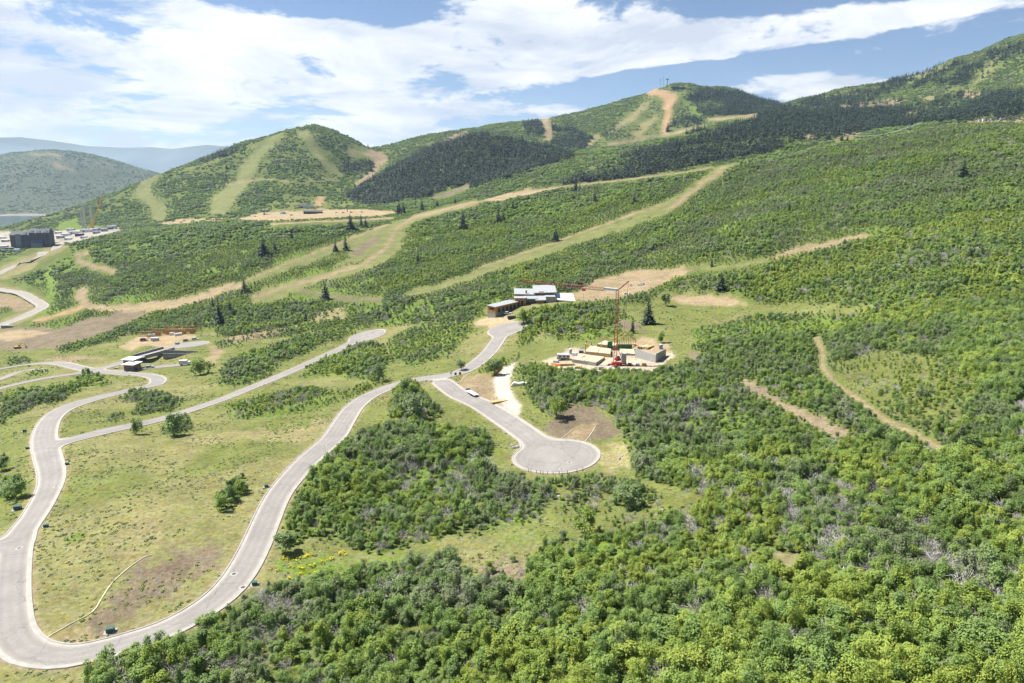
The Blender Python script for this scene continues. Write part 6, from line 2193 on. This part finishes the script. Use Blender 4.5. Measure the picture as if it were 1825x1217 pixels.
PYL = [(619, 378, 20), (741, 371, 19), (868, 352, 18), (1310, 284, 14), (1500, 250, 12)]
tops = []
whr = ['nearest the lift terminal', 'beside the roadside spruces', 'on the crest above the tan track', 'at the head of the long ski run', 'on the crest of the right-hand hillside']
for k, (u, v, hp) in enumerate(PYL):
    x, y, z = hit(u, v, ZT)
    h = hp * y / F
    t = thing('lift_pylon', 'dark chairlift pylon ' + whr[k], 'pylon', (x, y, z))
    MB().bar((0, 0, -2), (0, 0, h), .65, 8, .4).build('shaft', M_DARK, t)
    MB().bar((0, -3, h), (0, 3, h), .3).build('crossarm', M_DARK, t)
    for s_ in (-3, 3):
        MB().box(-2, 2, s_ - .25, s_ + .25, h - .3, h + .3).build('sheave_train', M_GREY, t)
    tops.append((x, y, z + h))
far_top = hit(1640, 236, ZT)
tops.append((far_top[0], far_top[1], far_top[2] + 12))
for sgn in (-1, 1):
    mb = MB()
    base = np.array(tops[0])
    for a_, b_ in zip(tops[:-1], tops[1:]):
        a_, b_ = np.array(a_) + (0, 3 * sgn, .3), np.array(b_) + (0, 3 * sgn, .3)
        L_ = np.linalg.norm(b_ - a_)
        prev = a_
        for k in range(1, 13):
            f = k / 12
            q = a_ + (b_ - a_) * f - np.array((0, 0, 4 * f * (1 - f) * L_ * .018))
            mb.bar(prev - base, q - base, .14, 3)
            prev = q
    t = thing('lift_cable', ('near' if sgn < 0 else 'far') + ' side lift cable strung between the dark pylons', 'cable', tuple(base))
    mb.build('rope', M_GREY, t)
# summit lodge and masts
x, y, z = hit(1209, 161, ZT)
sl = thing('summit_lodge', 'long dark flat roofed lodge on the mountain summit', 'building', (x, y, z))
MB().slab(-30, 34, -8, 12, 13.5, 2.2, (-3, 0)).build('roof', M_DARK, sl)
MB().box(-24, 28, -4, 8, -8, 10.0).build('wall', M_SLATE, sl)
for k in range(7):
    MB().box(-22 + 7 * k, -18 + 7 * k, -4.2, -4.02, 2, 8).build('window', M_GLASS, sl)
for k, (u, v, hp) in enumerate(((1176.5, 151, 8), (1182, 149, 9), (1189, 149, 6))):
    x, y, z = hit(u, v + 4, ZT); h = (hp + 4) * y / F
    t = thing('summit_lift_tower', ['left', 'middle', 'right'][k] + ' lift tower on the mountain summit', 'lift tower', (x, y, z))
    MB().bar((0, 0, -3), (0, 0, h), 1.2, 6).build('shaft', M_DARK, t)
    MB().box(-6, 6, -2, 2, h, h + 3).build('head', M_BLUE, t)
# water tanks / sheds on the right crest
for k, (u, v, w) in enumerate(((1748, 216, 8), (1757, 215, 14), (1770, 214, 10), (1790, 213, 16), (1808, 212, 8))):
    x, y, z = hit(u, v, ZT)
    t = thing('crest_shed', ord_[k] + ' pale shed from the left along the right-hand crest', 'shed', (x, y, z), R(-6))
    MB().box(-w / 2, w / 2, -2.5, 2.5, -1, 3.2).build('wall', M_WHITE if k % 2 else M_GREY, t)
    MB().slab(-w / 2 - .3, w / 2 + .3, -2.8, 2.8, 3.9, .3, (0, .5)).build('roof', M_ROOFG, t)


# ---------------------------------------------------------------- clutter of the building site
g = random.Random(23)
CLUT = [
    (1024, 633, 'wrapped_pallet', 'white wrapped pallet behind the travel trailer', M_WHITE, 2.6, 1.4), (1036, 629, 'wrapped_pallet', 'blue wrapped pallet at the back left of the site', M_BLUE, 2.2, 1.2),
    (991, 646, 'wrapped_pallet', 'grey block pallet at the left tip of the site', M_GREY, 2.4, 1.1), (1070, 658, 'wrapped_pallet', 'pale block pallet in front of the floor decks', M_CONC, 2.6, 1.3),
    (1086, 658, 'wrapped_pallet', 'white wrapped pallet in front of the red crane', M_WHITE, 2.2, 1.3), (1122, 652, 'wrapped_pallet', 'dark pallet right of the crane base', M_DARK, 2.2, 1.2),
    (1135, 650, 'wrapped_pallet', 'white bag pallet in front of the retaining wall', M_WHITE, 2.0, 1.0), (1148, 652, 'wrapped_pallet', 'orange crate in front of the retaining wall', M_WOOD, 1.8, 1.2),
    (1130, 616, 'wrapped_pallet', 'pale sheet pallet right of the timber gable', M_PLY, 2.6, 1.0), (1030, 656, 'wrapped_pallet', 'timber crate below the front deck', M_LUMBER, 2.4, 1.1)]
for k, (u, v, nm, lab, m_, w, h) in enumerate(CLUT):
    t = thing(nm, lab, 'pallet', at(u, v), g.uniform(0, 3))
    MB().box(-w / 2, w / 2, -w * .4, w * .4, .16, h, .06).build('load', m_, t)
    for y in (-w * .35, 0, w * .35):
        MB().box(-w / 2, w / 2, y - .08, y + .08, -.1, .15).build('bearer', M_LUMBER, t)
for k, (u, v, lab) in enumerate(((1017, 630, 'blue portable toilet behind the travel trailer'), (1178, 622, 'blue portable toilet beyond the retaining wall'))):
    t = thing('portable_toilet', lab, 'toilet', at(u, v), R(20 * k))
    MB().box(-.6, .6, -.6, .6, 0, 2.2).build('cabin', M_BLUE, t)
    MB().prism([(-.68, 2.2), (.68, 2.2), (.4, 2.5), (-.4, 2.5)], -.66, .66).build('roof', M_WHITE, t)
    MB().box(-.42, .42, -.66, -.61, .1, 2.0).build('door', M_GREY, t)
for k, (u, v, rz, lab) in enumerate(((1060, 630, 20, 'long beam lying across the wide floor deck'), (1075, 634, -35, 'short beam lying across the wide floor deck'), (1040, 641, 60, 'beam lying on the front floor deck'), (1085, 619, 10, 'beam lying on the raised deck'), (1120, 627, 65, 'beam lying right of the crane mast'), (1125, 621, 40, 'beam leaning beside the green panel'))):
    p = at(u, v)
    t = thing('loose_beam', lab, 'beam', (p[0], p[1], p[2] + (1.55 if k < 4 else .7)), R(rz))
    MB().box(-2.4, 2.4, -.15, .15, 0, .25).box(-1.8, 2.0, .25, .5, 0, .22).build('timber', M_LUMBER, t)
# skid loader by the decks
sk = thing('skid_loader', 'small red skid loader parked by the red crane', 'loader', at(1101, 642), R(30))
MB().box(-1.4, 1.0, -.8, .8, .4, 1.3).build('body', M_RED, sk)
MB().box(-.6, .8, -.65, .65, 1.3, 2.1, .08).build('cab', M_DARK, sk)
for x in (-.9, .6):
    for y in (-.85, .85):
        MB().bar((x, y - .14, .38), (x, y + .14, .38), .38, 10).build('wheel', M_TYRE, sk)
MB().prism([(1.4, .1), (2.2, .1), (2.1, .8), (1.5, .9)], -.9, .9).build('bucket', M_GREY, sk)
MB().bar((-1.2, -.75, 1.5), (1.5, -.75, .6), .1).bar((-1.2, .75, 1.5), (1.5, .75, .6), .1).build('lift_arm', M_RED, sk)
# resort flat: parked cars and a second terminal
for k, (u, v, pnt, lab) in enumerate(((600, 380, P_WHITE, 'white car leftmost of the row on the resort flat'), (612, 379.5, P_SILVER, 'silver car second in the row on the resort flat'), (626, 379, P_DARK, 'dark car third in the row on the resort flat'), (645, 378.5, P_WHITE, 'white car rightmost of the row on the resort flat'), (520, 384, P_SILVER, 'silver car right of the gravel heap'), (455, 386, P_WHITE, 'white car left of the chairlift terminal'))):
    make_car('parked_car', pnt, lab, 'car', at(u, v), R(g.uniform(-20, 20)), 5.4, 2.2, 2.0)


# ---------------------------------------------------------------- haze
def haze():
    x0, x1, y0, y1, z0, z1 = -28000, 28000, -400, 26000, -700, 800
    me = bpy.data.meshes.new('haze')
    me.from_pydata([(x0, y0, z0), (x1, y0, z0), (x1, y1, z0), (x0, y1, z0), (x0, y0, z1), (x1, y0, z1), (x1, y1, z1), (x0, y1, z1)], [],
                   [(0, 3, 2, 1), (4, 5, 6, 7), (0, 1, 5, 4), (1, 2, 6, 5), (2, 3, 7, 6), (3, 0, 4, 7)])
    m = bpy.data.materials.new('pale_air')
    m.use_nodes = True
    nt = m.node_tree
    nt.nodes.clear()
    out = nt.nodes.new('ShaderNodeOutputMaterial')
    v = nt.nodes.new('ShaderNodeVolumePrincipled')
    v.inputs['Color'].default_value = (.55, .74, 1.0, 1)
    v.inputs['Density'].default_value = HAZE
    v.inputs['Anisotropy'].default_value = .2
    nt.links.new(v.outputs[0], out.inputs['Volume'])
    me.materials.append(m)
    o = bpy.data.objects.new('haze', me)
    COL.objects.link(o)
    o['kind'] = 'stuff'
    o['label'] = 'thin pale haze over the valley'


HAZE = 4.0e-5
haze()
